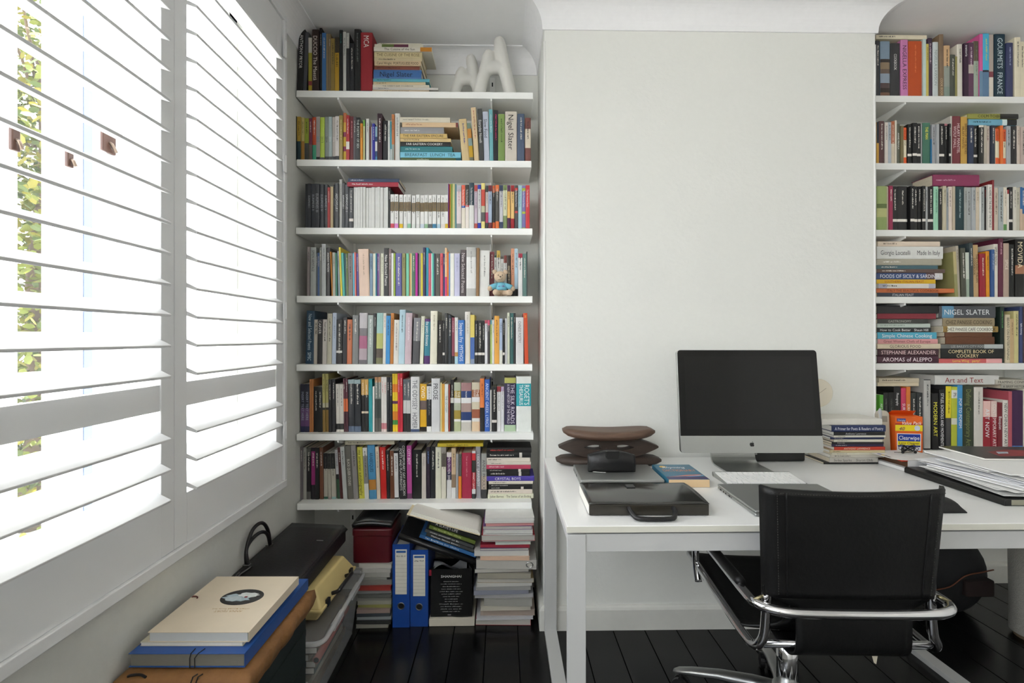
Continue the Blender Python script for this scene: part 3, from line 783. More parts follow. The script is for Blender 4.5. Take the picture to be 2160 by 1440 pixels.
# ---- sixth shelf
YS = 2.252
row('''195 273 250 2c3052:.12,6c4c7c:.5,28283a = INSERT TEXT HERE # a8b0c4
275 352 250 2c3052:.12,6c4c7c:.5,28283a = INSERT TEXT HERE # a8b0c4
356 388 165 b67846 = -
389 420 165 b67846 = -
422 500 298 1c1e1e
501 578 300 1c1e1e
581 634 70 8e6e32:.38,2c2a22:.42,bcb89e:.5,b4ac6c -12
636 692 70 8e6e32:.38,2c2a22:.42,bcb89e:.5,b4ac6c -14
694 748 165 26262a -6
750 810 165 26262a -6
814 884 250 d6d2ca:.05,1c1c1c:.17,d6d2ca -14 = ~ # 8a8480
886 954 250 d6d2ca:.05,1c1c1c:.17,d6d2ca -14 = ~ # 8a8480
957 992 150 4c1c2a:.38,de6e3a:.62,5c2032 -18
994 1034 150 4c1c2a:.38,de6e3a:.62,5c2032 -16
1037 1149 170 5c6c84:.11,22262c:.92,9eb4b8 -12
1150 1261 170 5c6c84:.11,22262c:.92,9eb4b8 -10
1263 1325 165 1c1c1c:.35,dcccb4:.39,1c1c1c:.7,cea45a -8
1326 1389 165 1c1c1c:.35,dcccb4:.39,1c1c1c:.7,cea45a -8
1391 1423 158 2a9ea6 -6
1424 1460 158 2a9ea6 -6
1464 1496 290 e6e6e2 = -
1502 1558 125 5c5c56:.25,3c4440:.6,7e8884:.9,b4845a -6
1560 1611 125 5c5c56:.25,3c4440:.6,7e8884:.9,b4845a -6
1614 1661 125 dcccc8:.05,c47c84:.16,e0dcd8 -6 = ~ # c04a54
1662 1711 125 dcccc8:.05,c47c84:.16,e0dcd8 -6 = ~ # c04a54
1714 1760 130 202026 -6
1762 1806 130 202026 -6
1809 1854 68 e4c420:.12,3a8a3a:.2,de8420:.35,e4c420:.48,5a2050:.53,e4c420:.68,de7e20:.82,e4c420 -10 = -
1856 1904 68 e4c420:.12,3a8a3a:.2,de8420:.35,e4c420:.48,5a2050:.53,e4c420:.68,de7e20:.82,e4c420 -10 = -
1907 1947 60 c8283c -6 = ~ # f0d0d0
1948 1992 60 c8283c -6 = ~ # f0d0d0
1996 2060 165 222222:.35,cccccc:.6,5c6268 -4
2062 2128 165 222222:.35,cccccc:.6,5c6268 -4''', 610, 780, 8.308, SZ[5], YS, 'journal_issue', 'book', 1.22, 'sixth left-alcove shelf', 'paired journal issues on the sixth left shelf')
row('''50 190 110 3a4c70:.05,dcdcdc = THE ODYSSEY  HOMER # 5a5e64
198 304 228 2c2620:.1,e2ae28:.46,6c5c5a:.65,e2ae28 = OVID@.03-.33 # faf4e4
308 384 235 e4e4e0:.11,16181a:.68,e0e0e0:.96,16181a = ~ # 8a8a8a
388 525 138 d3d4d6 = PROSE@.09-.4 # 3a3c40
530 555 205 dcd49c = -
557 600 225 d69e3e = -
601 658 230 e0e4e0 = THE ODYSSEY # 4a7a80
660 688 235 8e3a2e = -
692 748 160 1c1c1a:.55,d4d4cc:.65,1a1a1a
750 862 205 b4bc94:.2,e6e6e2:.25,a48e3a:.43,b4bca4:.58,e6e6e2:.68,ac9442:.83,b4bca4 = THE/AENEID@.18-.32 # faf6e8
868 1035 210 c4c0b8:.19,e6e6e6:.23,203a70:.4,ac948e:.58,e6e6e6:.69,203a70:.83,a47c7c = THE ILIAD@.17-.31 # fafafa
1042 1174 205 dcc4a4:.2,e4e4e0:.27,9e5c42:.45,d0c8b0:.6,e6e6e6:.7,9e6442:.85,d0c8b0 = THE/ODYSSEY@.15-.3 # faf4ec
1176 1245 140 1e1e1e:.45,de7e42 = ~ # 8a4018
1250 1335 155 2f60b8 = ANCIENT GREEK LYRICS # cfe0f4
1338 1366 325 bcbcb8 = -
1368 1450 275 PB
1452 1515 270 dcdcdc:.88,8e2a32 = ~ # 8a8a8a
1518 1568 275 dcdce0:.9,ac94b4 = ~ # 8a8a8a
1575 1760 130 acc4a4:.12,2c2446:.9,bcbc64 = THE SILK ROADS/A NEW HISTORY OF THE WORLD@.12-.86 # dcd6e4
1766 2008 105 e0e4e0:.46,289ea8:.87,e0e4e0 = ROGET'S/THESAURUS@.15-.52 # f4fafa''', 860, 780, 7.714, SZ[5], YS, 'hardback_book', 'book', 1.22, 'sixth left-alcove shelf', 'classics on the sixth left shelf')
# ---- bottom shelf
YS = 2.266
r7 = row('''115 146 250 222222 = -
150 186 265 a8a49e
190 240 185 6e686c
243 300 195 a0a098
302 376 210 5c5c5a:.15,1e1e1e:.85,5c605a
386 454 200 1e1a22:.28,922a6e:.93,1e1a22
456 524 200 1c1e20
527 598 195 6e4634 -10
602 670 300 2a5e4a:.05,b0aca0:.66,1c1c1e -10 = ~ # 5a5a54
682 736 300 9e8e8c:.05,b0aca0:.66,1c1c1e -16 = ~ # 5a5a54
742 818 300 8eb4b4:.05,b8b4a8:.66,1c1c1e -24 = ~ # 5a5a54
821 884 240 3a5c42:.4,222:.5,bebec2 -44
888 945 200 4e2020 -54
949 1020 180 bec2c2 -58 = ~ # 3a3e40
1026 1130 165 6c6a62 -52 = BLACK QUEER STUDIES@.25-.75 # e0dcd0
1133 1214 155 949190 -52
1221 1318 195 d6d252 -44 = my american autobiography # 3a3a1e
1324 1400 200 e0e0dc:.3,8e8e8c:.84,e0e0dc -38
1406 1535 155 4a8cb6:.17,b67e32:.36,4a90be -38 = ARABESQUES@.14-.5 # 1e3a54
1541 1600 185 dcccb8 -32 = ~ # 6a5a50
1606 1708 195 ce302c -28 = ~ # f0d8d0
1711 1765 250 1c1a1c -20
1772 1844 255 6e4632 -14
1847 1920 255 1e1e1e:.03,dcdcdc:.95,1e1e1e -16 = ~ # 6a6a6a
1936 2060 100 1e1e20 -20 = CONTEMPORARY GAY AMERICAN/POETS AND PLAYWRIGHTS # dcdcd8
2066 2150 165 6c3a62:.1,b64c96 -10 = CITY BOY@.06-.36 # f4e4f0''', 610, 920, 8.308, SZ[6], YS, 'paperback_book', 'book', 1.25, 'bottom left-alcove shelf', 'books on the bottom left shelf')
r7b = row('''74 224 220 1c1e1e
228 298 275 cac2ba = Yemen@.04-.34 # a09890
301 362 175 2a2030 = ~ # 6a8ac0
366 448 175 181c20
452 546 175 e0e0cc = ~ # 4a4a44
550 622 178 dcd8c8:.62,5c564e:.88,9c968e = ~ # 4a4640
633 711 265 dcdcdc:.4,2a2a4a:.58,5e2a64:.9,e4dcdc = MEN ON MEN 2000@.1-.6 # f4f0f4
713 782 195 e6e6e6:.22,8e7a64:.48,ccb494 = ~ # 6a5a44
786 822 285 a4a4a8 = -
826 874 285 e68428:.5,5c5e5a
880 1040 270 a82c4a = ~ # d8909c
1046 1106 235 2a3030:.1,dcdcdc:.2,b62832:.55,2a2e2a:.8,ce303a:.95,ddd = WHAT I SAW@.45-.8 # f4ecec
1110 1188 170 9e9ea4 -6 = LISICKY  LAWNBOY # f4f4f6
1196 1284 280 3a3a3c:.2,c4b4a4:.5,a8a8a4 = ANNIE PROULX # 4a4a4a''', 860, 920, 7.714, SZ[6], YS, 'paperback_book', 'book', 1.25, 'bottom left-alcove shelf', 'books on the right of the bottom left shelf')
stack('''1027 1121 943.3 954 1a1a1a = ~ # c83a34
1026 1120 954 964.7 PB
1025 1118 964.7 973 e0d8cc
1027 1120 973 979 d8d0c4
1026 1119 979 988 be4260 = ~ # f0d0d8
1026 1117 988 994 PB
1026 1118 994 1003.6 PB
1026 1127 1003.6 1014 4a3ca0 = CRYSTAL BOYS # f0eef8
1031 1124 1014 1020.5 e0d8c8
1031 1123 1020.5 1026 222222
1030 1123 1026 1031.5 PB
1030 1123 1031.5 1040.5 e0d4c8
1029 1125 1040.5 1050 e0e0c8 = Julian Barnes   The Sense of an Ending # 5a5a44''', SZ[6], YS, 'paperback_book', 'book', 1.25, 'of stack, bottom left-alcove shelf', 'paperbacks stacked on the bottom left shelf', depth=.14)
def top_of(rows, x0, x1):
    z = 0
    for o in rows:
        if x0 - .01 < o.location.x < x1 + .01:
            h = max(v[2] for v in o.bound_box); a = o.rotation_euler.y; z = max(z, o.location.z + h*math.cos(a) + abs(math.sin(a))*max(v[0] for v in o.bound_box))
    return z
def lie(rows, x0, x1, t, col, text, tcol, kind, label, grp=None, dep=.13, gain=1.2, Y=None):
    Y = Y or YS; X0 = Pxz(x0, 700, Y)[0]; X1 = Pxz(x1, 700, Y)[0]; z = top_of(rows, X0, X1) + .0008; th = t*Y/F
    return book(kind, th, X1-X0, dep, parse_cols(col), text, tcol, gain, (X1, Y, z + th/2), (0, -math.pi/2, 0), label, 'book', grp, lo=.05, hi=.95)
lie(r7, 728, 832, 8, 'cec8b0', '~', '3a3a34', 'paperback_book', 'cream paperback lying across the upright books at left of bottom left-alcove shelf')
lie(r7b, 923, 1019, 7, 'deC632', 'firebird    mark doty', '2a2a1a', 'poetry_book', 'yellow slim book lying across the upright books, bottom left-alcove shelf')

# ---- right alcove
YS = 2.222
G2 = 1.45
ra = row('''62 118 230 3a3c40
122 258 245 7c5c4a:.08,3a302c:.16,5c4c4a:.25,8e9cac:.42,6a5a50:.5,8c7a62:.62,3a3430:.68,8094a6 = -
266 404 272 38393b = COOKBOOK@.2-.5 # e8e8e4
412 514 228 c47cae -4 = NIGELLA EXPRESS # 3a2434
520 713 245 b64c20 = ~ # d87a48
716 760 222 bcd0cc = -
763 802 290 c6b65c
804 864 200 48384a -6 = ~ # d8c8d4
870 947 258 c6cece = NIGELLA LAWSON # 8a9696
949 1012 155 7c6852 -6 = COOK BOOK@.7-.98 # d4bc98
1018 1104 312 7e8e84:.2,8e948c:.6,c6a47c
1108 1184 440 4a4e46
1186 1221 460 8e8852 = -
1225 1299 285 d6d2c6 -6 = ~ # 5a564e
1302 1364 280 382236 = trattoria@.0-.32 # f0e8ee
1370 1455 265 5c3a52:.44,b4aca4:.6,5c3c54 = ~ # e0d0dc
1458 1528 240 9cac9c:.65,5c5242 = ~ # 6a7a6a
1530 1577 145 6a8aa4:.42,ce5c96 = -
1578 1670 138 5c7c9c:.4,2c2834:.43,4aaed2 = ~ # e8e060
1676 1740 150 d6cec2:.33,7c3a42:.42,ada198 = -
1752 1905 112 1a3442 = GOURMETS  FRANCE # c4d4d8
1914 2010 270 3a4064 = ~ # a8b0d0
2026 2112 195 dcd4bc = ~ # 4a463c
2116 2190 245 dcd4bc = ~ # 4a463c''', 1840, 50, 6.75, RZ[0], YS, 'cookbook', 'book', G2, 'top right-alcove shelf', 'cookbooks on the top right shelf')
lie(ra[:6], 1848, 1955, 8.5, 'd8d0b8', '~', '2a2620', 'cookbook', 'cream cookbook lying across upright books at left of the top right-alcove shelf', dep=.12, gain=G2)
rb = row('''68 100 250 ce9e42:.5,2a3038 = -
102 178 236 5c3c3e
182 228 255 d6cec6 = ~ # 6a6460
230 276 252 aeb6be
279 330 235 ccc0ac:.48,ac6442
332 358 222 d8d0c0 = -
361 404 270 5c5e52 = ANNIE PROULX # e4e4dc
406 450 305 6c6242 = -
452 500 325 OP
506 567 282 PB
569 634 266 PB
636 704 268 PB
706 728 270 8e9090 = -
731 838 258 3f6e5c = THE MAN@.1-.4 # e8e04a
841 860 490 2a6e96 = -
863 911 280 9ea0a4
913 950 282 a4a6a8 = -
956 1040 270 PB
1042 1084 270 1c1c1c:.95,ac6c74
1086 1115 278 PB
1118 1143 162 bcb8b0 = -
1145 1262 166 702e36 = HILARY MANTEL/WOLF HALL # e0c8c8
1265 1352 180 be984a = BRING UP THE BODIES/HILARY MANTEL # 4a3418
1358 1442 300 22304c
1445 1511 305 PB
1515 1585 300 222422:.95,dcd8cc
1588 1625 302 b4ac9c = -
1628 1689 300 ccc0b4 = ~ # 7a5a50
1692 1745 302 2a3242
1748 1791 350 OP
1795 1825 350 OP
1828 1868 300 d66e32 = -
1872 1919 350 OP
1922 1980 305 a4a8ac
1983 2070 305 1c1c1e
2075 2120 300 ccc0b4 = ~ # 8a7468
2122 2180 320 bcaca4''', 1840, 220, 6.75, RZ[1], YS, 'paperback_book', 'book', G2, 'second right-alcove shelf', 'novels on the second right shelf')
o1 = lie(rb[23:36], 2043, 2145, 13, '1c1e20:.2,d0e0e4:.3,6ca6be', '~', '2a4a5a', 'paperback_book', 'pale blue and black paperback lying across upright novels, second right-alcove shelf', dep=.13, gain=G2)
th = 11*YS/F; X0 = Pxz(2040, 700, YS)[0]; X1 = Pxz(2147, 700, YS)[0]
book('paperback_book', th, X1-X0, .13, parse_cols('1c1c1a:.36,8e8e44'), 'COLM TÓIBÍN', '2a2a18', G2, (X1, YS-.003, o1.location.z + 13*YS/F/2 + th/2 + .0004), (0, -math.pi/2, 0), 'olive and black paperback lying on the pale blue one, second right-alcove shelf', 'book', None)
rc = row('''70 213 285 8ea064:.3,b4b87c:.5,5c6e3c:.6,98a86c = -
215 241 290 ada18c = -
243 299 280 92244a
302 366 286 PB
370 515 285 PB
540 599 285 PB
601 659 286 PB
661 704 288 PB
706 754 287 PB
756 799 295 a4a6a8
801 878 290 PB
881 950 290 94c6aa = ~ # 4a7a64
955 1004 320 1c1c1e
1006 1054 285 bcb49c = ~ # 5a5648
1056 1090 310 8e9498
1092 1152 288 d6cabe = ~ # 6a5a54
1155 1190 285 b4a894 = -
1195 1318 290 1d3a40 = ~ # b0c4c4
1320 1356 300 9ea09c
1358 1420 300 a4a8a8
1422 1475 302 a8acae
1478 1526 302 c6baa6 = ~ # 6a5a4a
1528 1546 300 dcdcd8 = -
1548 1605 300 a4aaaa
1608 1642 285 201a1c = ~ # b03a3a
1645 1704 265 dcd8d0 = A HOME AT THE END OF THE WORLD # 1e1e1e
1705 1734 200 80242a = -
1740 1800 312 c6baaa = ~ # 6a5a4a
1802 1866 305 a4acac
1868 1915 305 5c8e52:.15,d8d0c0 = ~ # 8a8478
1918 1943 340 d6d2ca:.9,8e242a = -
1946 1999 300 PB
2001 2046 300 ccc8bc = ~ # 5a564e
2050 2104 310 bcb8a8 = ~ # 6a665a
2106 2140 300 c4ac94:.5,2f6498 = -
2142 2190 305 c4ac94:.4,2a6098''', 1840, 350, 6.75, RZ[2], YS, 'paperback_book', 'book', G2, 'third right-alcove shelf', 'novels on the third right shelf')
o2 = lie(rc[9:24], 1968, 2066, 24, '8a3058', '~', 'd8a8bc', 'hardback_book', 'thick magenta book lying across upright novels, third right-alcove shelf', dep=.12, gain=1.3)
stack('''1851 1982 506 516.5 d6c6b4 = ~ # 6a5a4c
1850 1989 516.5 542.6 d6d7d3 = Giorgio Locatelli     Made In Italy # 3a3c3e
1850 1987 542.6 556 a4a090 = ~ # e8e8e0
1850 1980 556 564 3f606a
1850 1994 564 572 5e4a42
1850 1990 572 586 c8c4c4:.12,5a4448:.25,3a4c76 = FOODS OF SICILY & SARDINIA # dce0e8
1850 1974 586 595 d0a81c = SOUTHERN ITALIAN FEAST # a0442a
1852 1972 595 605 a8a8b4:.12,d0ccc4:.85,a8a8b4
1850 2014 605 614 c06a3c = ITALY THE BEAUTIFUL COOKBOOK # 5a2a14
1852 1980 614 623 2d3642 = ITALIAN FEAST # c8ccd0''', RZ[3], YS, 'cookbook', 'book', G2, 'of stack, fourth right-alcove shelf', 'cookbooks stacked on the fourth right shelf', depth=.15)
row('''1180 1225 275 8e8c5c:.5,b4a878 -34 = -
1227 1268 190 b4ac9c -30 = ~ # 6a6458
1270 1335 225 4a4c40 -20
1338 1392 285 9cac9c:.4,c8d0c4 -8 = -
1394 1446 150 384448 -14
1450 1535 175 b6986c -12 = THE CLASSIC ITALIAN/COOKBOOK # 3a2a1a
1546 1634 300 921a2a -8 = ~ # f0d8c8
1636 1685 265 d68e20 -8 = ~ # 5a3a10
1688 1734 245 2f5388 = ~ # c8d4e4
1736 1796 165 d6d2c6 = SIMPLE FRENCH@.05-.4 # 3a3a38
1800 1863 85 5e243a = ~ # d8b0bc
1868 1945 155 ae9a8a = SPICE@.3-.5 # e8dcd0
1950 1967 170 222222 = -
1969 2041 170 1c1e1c
2046 2175 95 1c1c1a:.4,a06e52:.55,1c1a18 = MOVIDA@.04-.5 # e4d8b8''', 1840, 490, 6.75, RZ[3], YS, 'cookbook', 'book', G2, 'fourth right-alcove shelf', 'upright cookbooks on the fourth right shelf')
YS = 2.235
stack('''1851 1980 641 658 1d1d1f = -
1851 1974 658.5 670 7a2430 = -
1851 1957 670.5 680 383a36 = GASTRONOMY # a8a8a0
1851 1963 680 688.5 b0bcb4 = ~ # 7a867e
1851 1965 688.5 698.5 242628 = How to Cook Better   Shaun Hill # e0e4e4
1851 1975 698.5 712.5 4a9eb8 = Simple Chinese Cooking # e4f0f4
1851 1977 712.5 722.6 c88e8e = Great Women Chefs of Europe # 6a3a3a
1851 1984 722.6 733.5 c8bca4 = GLORIOUS FOOD # 2a261e
1851 1979 733.5 748 3c2028 = STEPHANIE ALEXANDER # d0b8b8
1851 1980 748 763.5 42202e = AROMAS of ALEPPO # e4d4d8''', RZ[4], YS, 'cookbook', 'book', 1.55, 'of left stack, fifth right-alcove shelf', 'left cookbook stack on the fifth right shelf', depth=.15)
stack('''1982 2101 643 668.5 4a4c50:.74,5a8aa8:.95,4a4c50 = NIGEL SLATER # d8dcdc
1988 2097 668.5 686 8e8064 = CHEZ PANISSE COOKING # 4a4030
1988 2104 686 698.5 8e743a:.1,e0dccc:.92,8e743a = CHEZ PANISSE CAFE COOKBOOK # 2a2418
1993 2093 698.5 708 5e3a22 = -
1995 2098 708 724 593218 = -
1984 2116 724 733 aab0b0:.3,5c5e5c = LEE BAILEY'S CITY FOOD # a8acac
1984 2116 733 754 141614 = COMPLETE BOOK OF/COOKERY # dccca0
1982 2115 754 763.5 d8a0a0:.25,c05e5e = Lorna Wing   party! # e0d060''', RZ[4], YS, 'cookbook', 'book', 1.55, 'of middle stack, fifth right-alcove shelf', 'middle cookbook stack on the fifth right shelf', depth=.15)
row('''1836 1895 110 1c2a24 = ~ # 5a9a5a
1905 1968 225 c8bca0 = BEARD ON ENTERTAINING # 3a3428
1972 2026 285 b89e76 = ~ # 5a4a30
2036 2105 172 c0b882 = ~ # 3a3a28
2107 2150 110 3a466e = kylie kwong # e0e4f0
2152 2195 112 4c3c3e''', 1840, 630, 6.75, RZ[4], YS, 'cookbook', 'book', 1.55, 'fifth right-alcove shelf', 'upright cookbooks on the fifth right shelf')
YS = 2.25
rf = row('''80 134 420 5cae3a = ART@.05-.45 # f0f4ec
138 208 390 1c1e1c = ~ # 6a6a66
210 284 385 1a1c1a = ~ # 5a5a56
287 384 302 181818 = Photography@.1-.3 # e8e8e4
389 460 325 c03a5c = SURREALISM # f4e4e8
463 520 305 ce742e = SURREALISM # f6ead8
523 605 390 242826
611 692 390 2a2e2e
712 808 202 1a1a1a:.02,b0b0ac:.99,1a1a1a = ~ # 1a1a1a
826 924 397 141414 -4 = MODERN ART # e6de40
930 1006 345 141416 = STYLES, SCHOOLS AND MOVEMENTS # e8e8e8
1018 1098 297 3a3a3c:.5,d6c620 6 = ~ # 4a4410
1102 1184 307 222:.06,aeb632:.4,ccccbc:.5,aeb632:.82,d6d6ce:.95,b4bc3a 4 = Ph@.07-.2 # 2a2a20
1187 1263 280 3a86b8 = POP TO POPISM # eef4f8
1266 1420 282 283420 = Defining Contemporary Art # 7a8450
1423 1552 310 cac6be = ~ # 6a6660
1554 1662 505 921c2a:.67,e0b8b0 = ART NOW # f6e8e4
1666 1752 505 922030:.67,d6beb6 = CONTEMPORARY ART # f0dcd8
1756 1828 530 701422 = Basquiat@.25-.65 # f0e4e4
1831 1908 495 d6d2ca = NEW CHINA NEW ART # 3a3634
1911 1960 370 b0545f = -
1963 2120 360 3a74b8:.06,3c1c44 = -
2123 2200 335 d0ccbc = -''', 1840, 770, 6.75, RZ[5], YS, 'art_book', 'book', 1.5, 'lowest right-alcove shelf', 'art books on the lowest right shelf')
for o in rf: o.location.y = YS - 0.01
a1 = lie(rf[:8], 1851, 1938, 8, 'd0c4a8', '-', '333', 'art_book', 'cream book lying across upright art books at left, lowest right-alcove shelf', dep=.14, gain=1.4)
X0, X1 = Pxz(1853, 700, YS)[0], Pxz(1937, 700, YS)[0]; th = 9*YS/F
book('art_book', th, X1-X0, .14, parse_cols('c4b8a0'), '~', '4a4436', 1.4, (X1, YS-.004, a1.location.z + 8*YS/F/2 + th/2 + .0004), (0, -math.pi/2, 0), 'tan book on the cream one lying at left, lowest right-alcove shelf', 'book', None)
lie(rf[8:19], 1972, 2107, 20, 'd0d0cc', 'Art and Text', '8a2420', 'ring_binder', 'white ring binder lying across upright art books, lowest right-alcove shelf', dep=.15, gain=1.4)
b1 = lie(rf[19:], 2112, 2180, 9, 'b0aca0', 'A BRIEF HISTORY OF', '2a2a26', 'art_book', 'grey paperback lying across upright art books at far right, lowest right-alcove shelf', dep=.14, gain=1.4)
X0, X1 = Pxz(2098, 700, YS)[0], Pxz(2178, 700, YS)[0]; th = 10*YS/F
book('art_book', th, X1-X0, .14, parse_cols('beb9ac'), 'FRAMING CONFLICT', '3a3a34', 1.4, (X1, YS-.004, b1.location.z + 9*YS/F/2 + th/2 + .0004), (0, -math.pi/2, 0), 'pale grey book lying on the grey paperback at far right, lowest right-alcove shelf', 'book', None)
# ================================================================== desk and what stands on it
DZ = 0.732; DX0, DX1, DY0, DY1 = 0.170, 2.12, 1.308, 2.056
DW = mat('e8e8e6', 0.28, var=0.015, scale=3, spec=0.45); DWF = mat('c2c3c2', 0.4, var=0.015, scale=3)  # frame metal is white; its grey carries the dimmer light low down
dk = thing('desk', 'long white desk with square metal legs standing against the chimney breast', 'desk', (DX0, DY0, 0))
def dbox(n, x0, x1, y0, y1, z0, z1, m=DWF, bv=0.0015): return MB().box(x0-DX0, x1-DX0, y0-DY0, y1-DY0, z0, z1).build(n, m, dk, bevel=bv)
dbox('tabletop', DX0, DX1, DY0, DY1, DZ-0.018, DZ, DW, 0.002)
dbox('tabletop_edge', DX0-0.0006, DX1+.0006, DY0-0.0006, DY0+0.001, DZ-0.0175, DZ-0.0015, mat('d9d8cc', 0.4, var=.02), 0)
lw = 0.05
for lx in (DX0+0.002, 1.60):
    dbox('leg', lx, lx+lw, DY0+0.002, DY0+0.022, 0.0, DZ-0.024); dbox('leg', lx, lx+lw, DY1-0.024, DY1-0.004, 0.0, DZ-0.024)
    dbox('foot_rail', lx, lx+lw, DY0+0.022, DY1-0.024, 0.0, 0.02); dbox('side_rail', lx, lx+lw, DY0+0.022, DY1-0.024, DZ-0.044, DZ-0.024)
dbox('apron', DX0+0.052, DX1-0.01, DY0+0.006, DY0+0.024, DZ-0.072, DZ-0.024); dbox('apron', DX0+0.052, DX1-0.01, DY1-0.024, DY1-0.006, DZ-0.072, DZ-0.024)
# ---- all-in-one computer
pb = PD(1587, 955, 1.807); pt = PD(1582, 738, 1.853)
im = thing('desktop_computer', 'all-in-one computer with dark screen and silver aluminium body', 'computer', (pb.x, pb.y, DZ), -YAW)
W2 = 0.264; zb, zt = pb.z - DZ, pt.z - DZ; til = math.atan2(pt.y - pb.y, zt - zb); hgt = math.hypot(pt.y-pb.y, zt-zb)
Rt = Matrix.Rotation(-til, 3, 'X')
def rrect(w2, h0, h1, r, n=6, bot=True):
    p = []
    for cx_, cz, a0, rr in ((w2-r, h1-r, 0, r), (-w2+r, h1-r, 90, r), (-w2+r, h0+r, 180, r if bot else 0), (w2-r, h0+r, 270, r if bot else 0)):
        if rr == 0: p.append((w2 if cx_ > 0 else -w2, h0)); continue
        p += [(cx_ + rr*math.cos(R(a0 + 90*i/n)), cz + rr*math.sin(R(a0 + 90*i/n))) for i in range(n+1)]
    return p
def tilted(mb): mb.v = [tuple(Rt @ Vector(v) + Vector((0, 0, zb))) for v in mb.v]; return mb
ch = 0.0625                                                           # chin height
tilted(MB().prism(rrect(W2, 0, hgt, 0.012), 0.0, 0.018, 'Y')).build('aluminium_body', ALU, im, bevel=0.002)
bk = MB(); pp = rrect(W2-0.004, 0.004, hgt-0.004, 0.012); q = [(x*.75, hgt/2+(z-hgt/2)*.75) for x, z in pp]; nn = len(pp)
bk.add([(x, 0.018, z) for x, z in pp] + [(x, 0.05, z) for x, z in q], [(i, (i+1)%nn, nn+(i+1)%nn, nn+i) for i in range(nn)] + [tuple(range(nn, 2*nn))])
tilted(bk).build('back_shell', ALU, im, clean=True)
SCR = mat('050506', 0.09, var=0.0, spec=0.35)
sg = tilted(MB().prism(rrect(W2-0.0006, ch, hgt-0.0006, 0.012, bot=False), -0.0018, 0.0, 'Y')).build('screen_glass', SCR, im)
tilted(MB().prism([(-W2+.024, ch+.024), (W2-.024, ch+.024), (W2-.024, hgt-.024), (-W2+.024, hgt-.024)], -0.0022, -0.0017, 'Y')).build('display_panel', mat('0a0a0b', 0.12, var=0, spec=.4), sg)
tilted(MB().prism(rrect(W2, 0, ch, 0.012), -0.0012, 0.0, 'Y')).build('chin', mat('b4b6b3', 0.42, 0.75, var=0.02), im)
# logo on the chin: an apple with a bite and a leaf
def arc(cx_, cz, r, a0, a1, n=10): return [(cx_ + r*math.cos(R(a0+(a1-a0)*i/n)), cz + r*math.sin(R(a0+(a1-a0)*i/n))) for i in range(n+1)]
body = [(0,.74),(.12,.79),(.26,.80),(.38,.74),(.44,.68)] + arc(.60,.48,.245,128,232,8) + [(.46,.24),(.40,.10),(.30,-.03),(.2,-.06),(.1,-.03),(0,0),(-.1,-.03),(-.2,-.06),(-.3,-.02),(-.41,.12),(-.48,.3),(-.49,.5),(-.43,.68),(-.32,.78),(-.2,.8),(-.1,.77)]
leaf = [(.02,.84),(.04,.94),(.1,1.03),(.2,1.08),(.18,.98),(.12,.89)]
lg = MB(); s = 0.0165
for poly in (body, leaf): lg.prism([(x*s, ch/2-.007+z*s) for x, z in poly], -0.0022, -0.0012, 'Y')
tilted(lg).build('logo', INK, im)
fo_ = smoothpath([(0,-.012,.0),(0,.05,.0),(0,.12,.0),(0,.15,.006),(0,.164,.024),(0,.166,.06),(0,.158,.12),(0,.13,.19)], 4)
fi_ = smoothpath([(0,-.012,.006),(0,.05,.006),(0,.118,.006),(0,.142,.011),(0,.156,.027),(0,.159,.06),(0,.151,.12),(0,.123,.187)], 4)
MB().prism([(p.y, p.z + .0004) for p in fo_] + [(p.y, p.z + .0004) for p in fi_[::-1]], -.088, .088, 'X').build('stand', ALU, im)
# ---- external drive behind it
c = G(1586, 973, DZ); o = MB().box(0, 0.215, 0, 0.03, 0.002, 0.055).build('external_drive', mat('0d0d0e', 0.3), loc=(c.x, c.y - .01, DZ), bevel=0.006, seg=3)
tag(o, 'flat black external drive standing on the desk behind the computer stand', 'drive')
MB().box(0.008, 0.016, -0.0008, 0.001, 0.03, 0.045).build('port', STEEL, o)
# ---- wall clock
cc = Pxz(1724, 828, YC - .01)
ck = thing('wall_clock', 'round cream clock on the chimney wall half hidden by the computer', 'clock', (cc[0], YC, cc[1]))
rr = 29*YC/F*1.02
MB().tube([(0, -0.022, 0), (0, -0.001, 0)], rr, 40).build('case', mat('d6cdb8', .5), ck, bevel=.002)
MB().tube([(0, -0.0235, 0), (0, -0.0219, 0)], rr*.94, 40).build('dial', mat('ddd5c4', .5, var=.03), ck)
for a, l in ((35, .6), (200, .45)): MB().obox((math.cos(R(a))*rr*l/2, -0.0242, math.sin(R(a))*rr*l/2), (rr*l/2, .0004, .0008), Matrix.Rotation(-R(a), 3, 'Y')).build('hand', mat('a89c88', .5), ck)
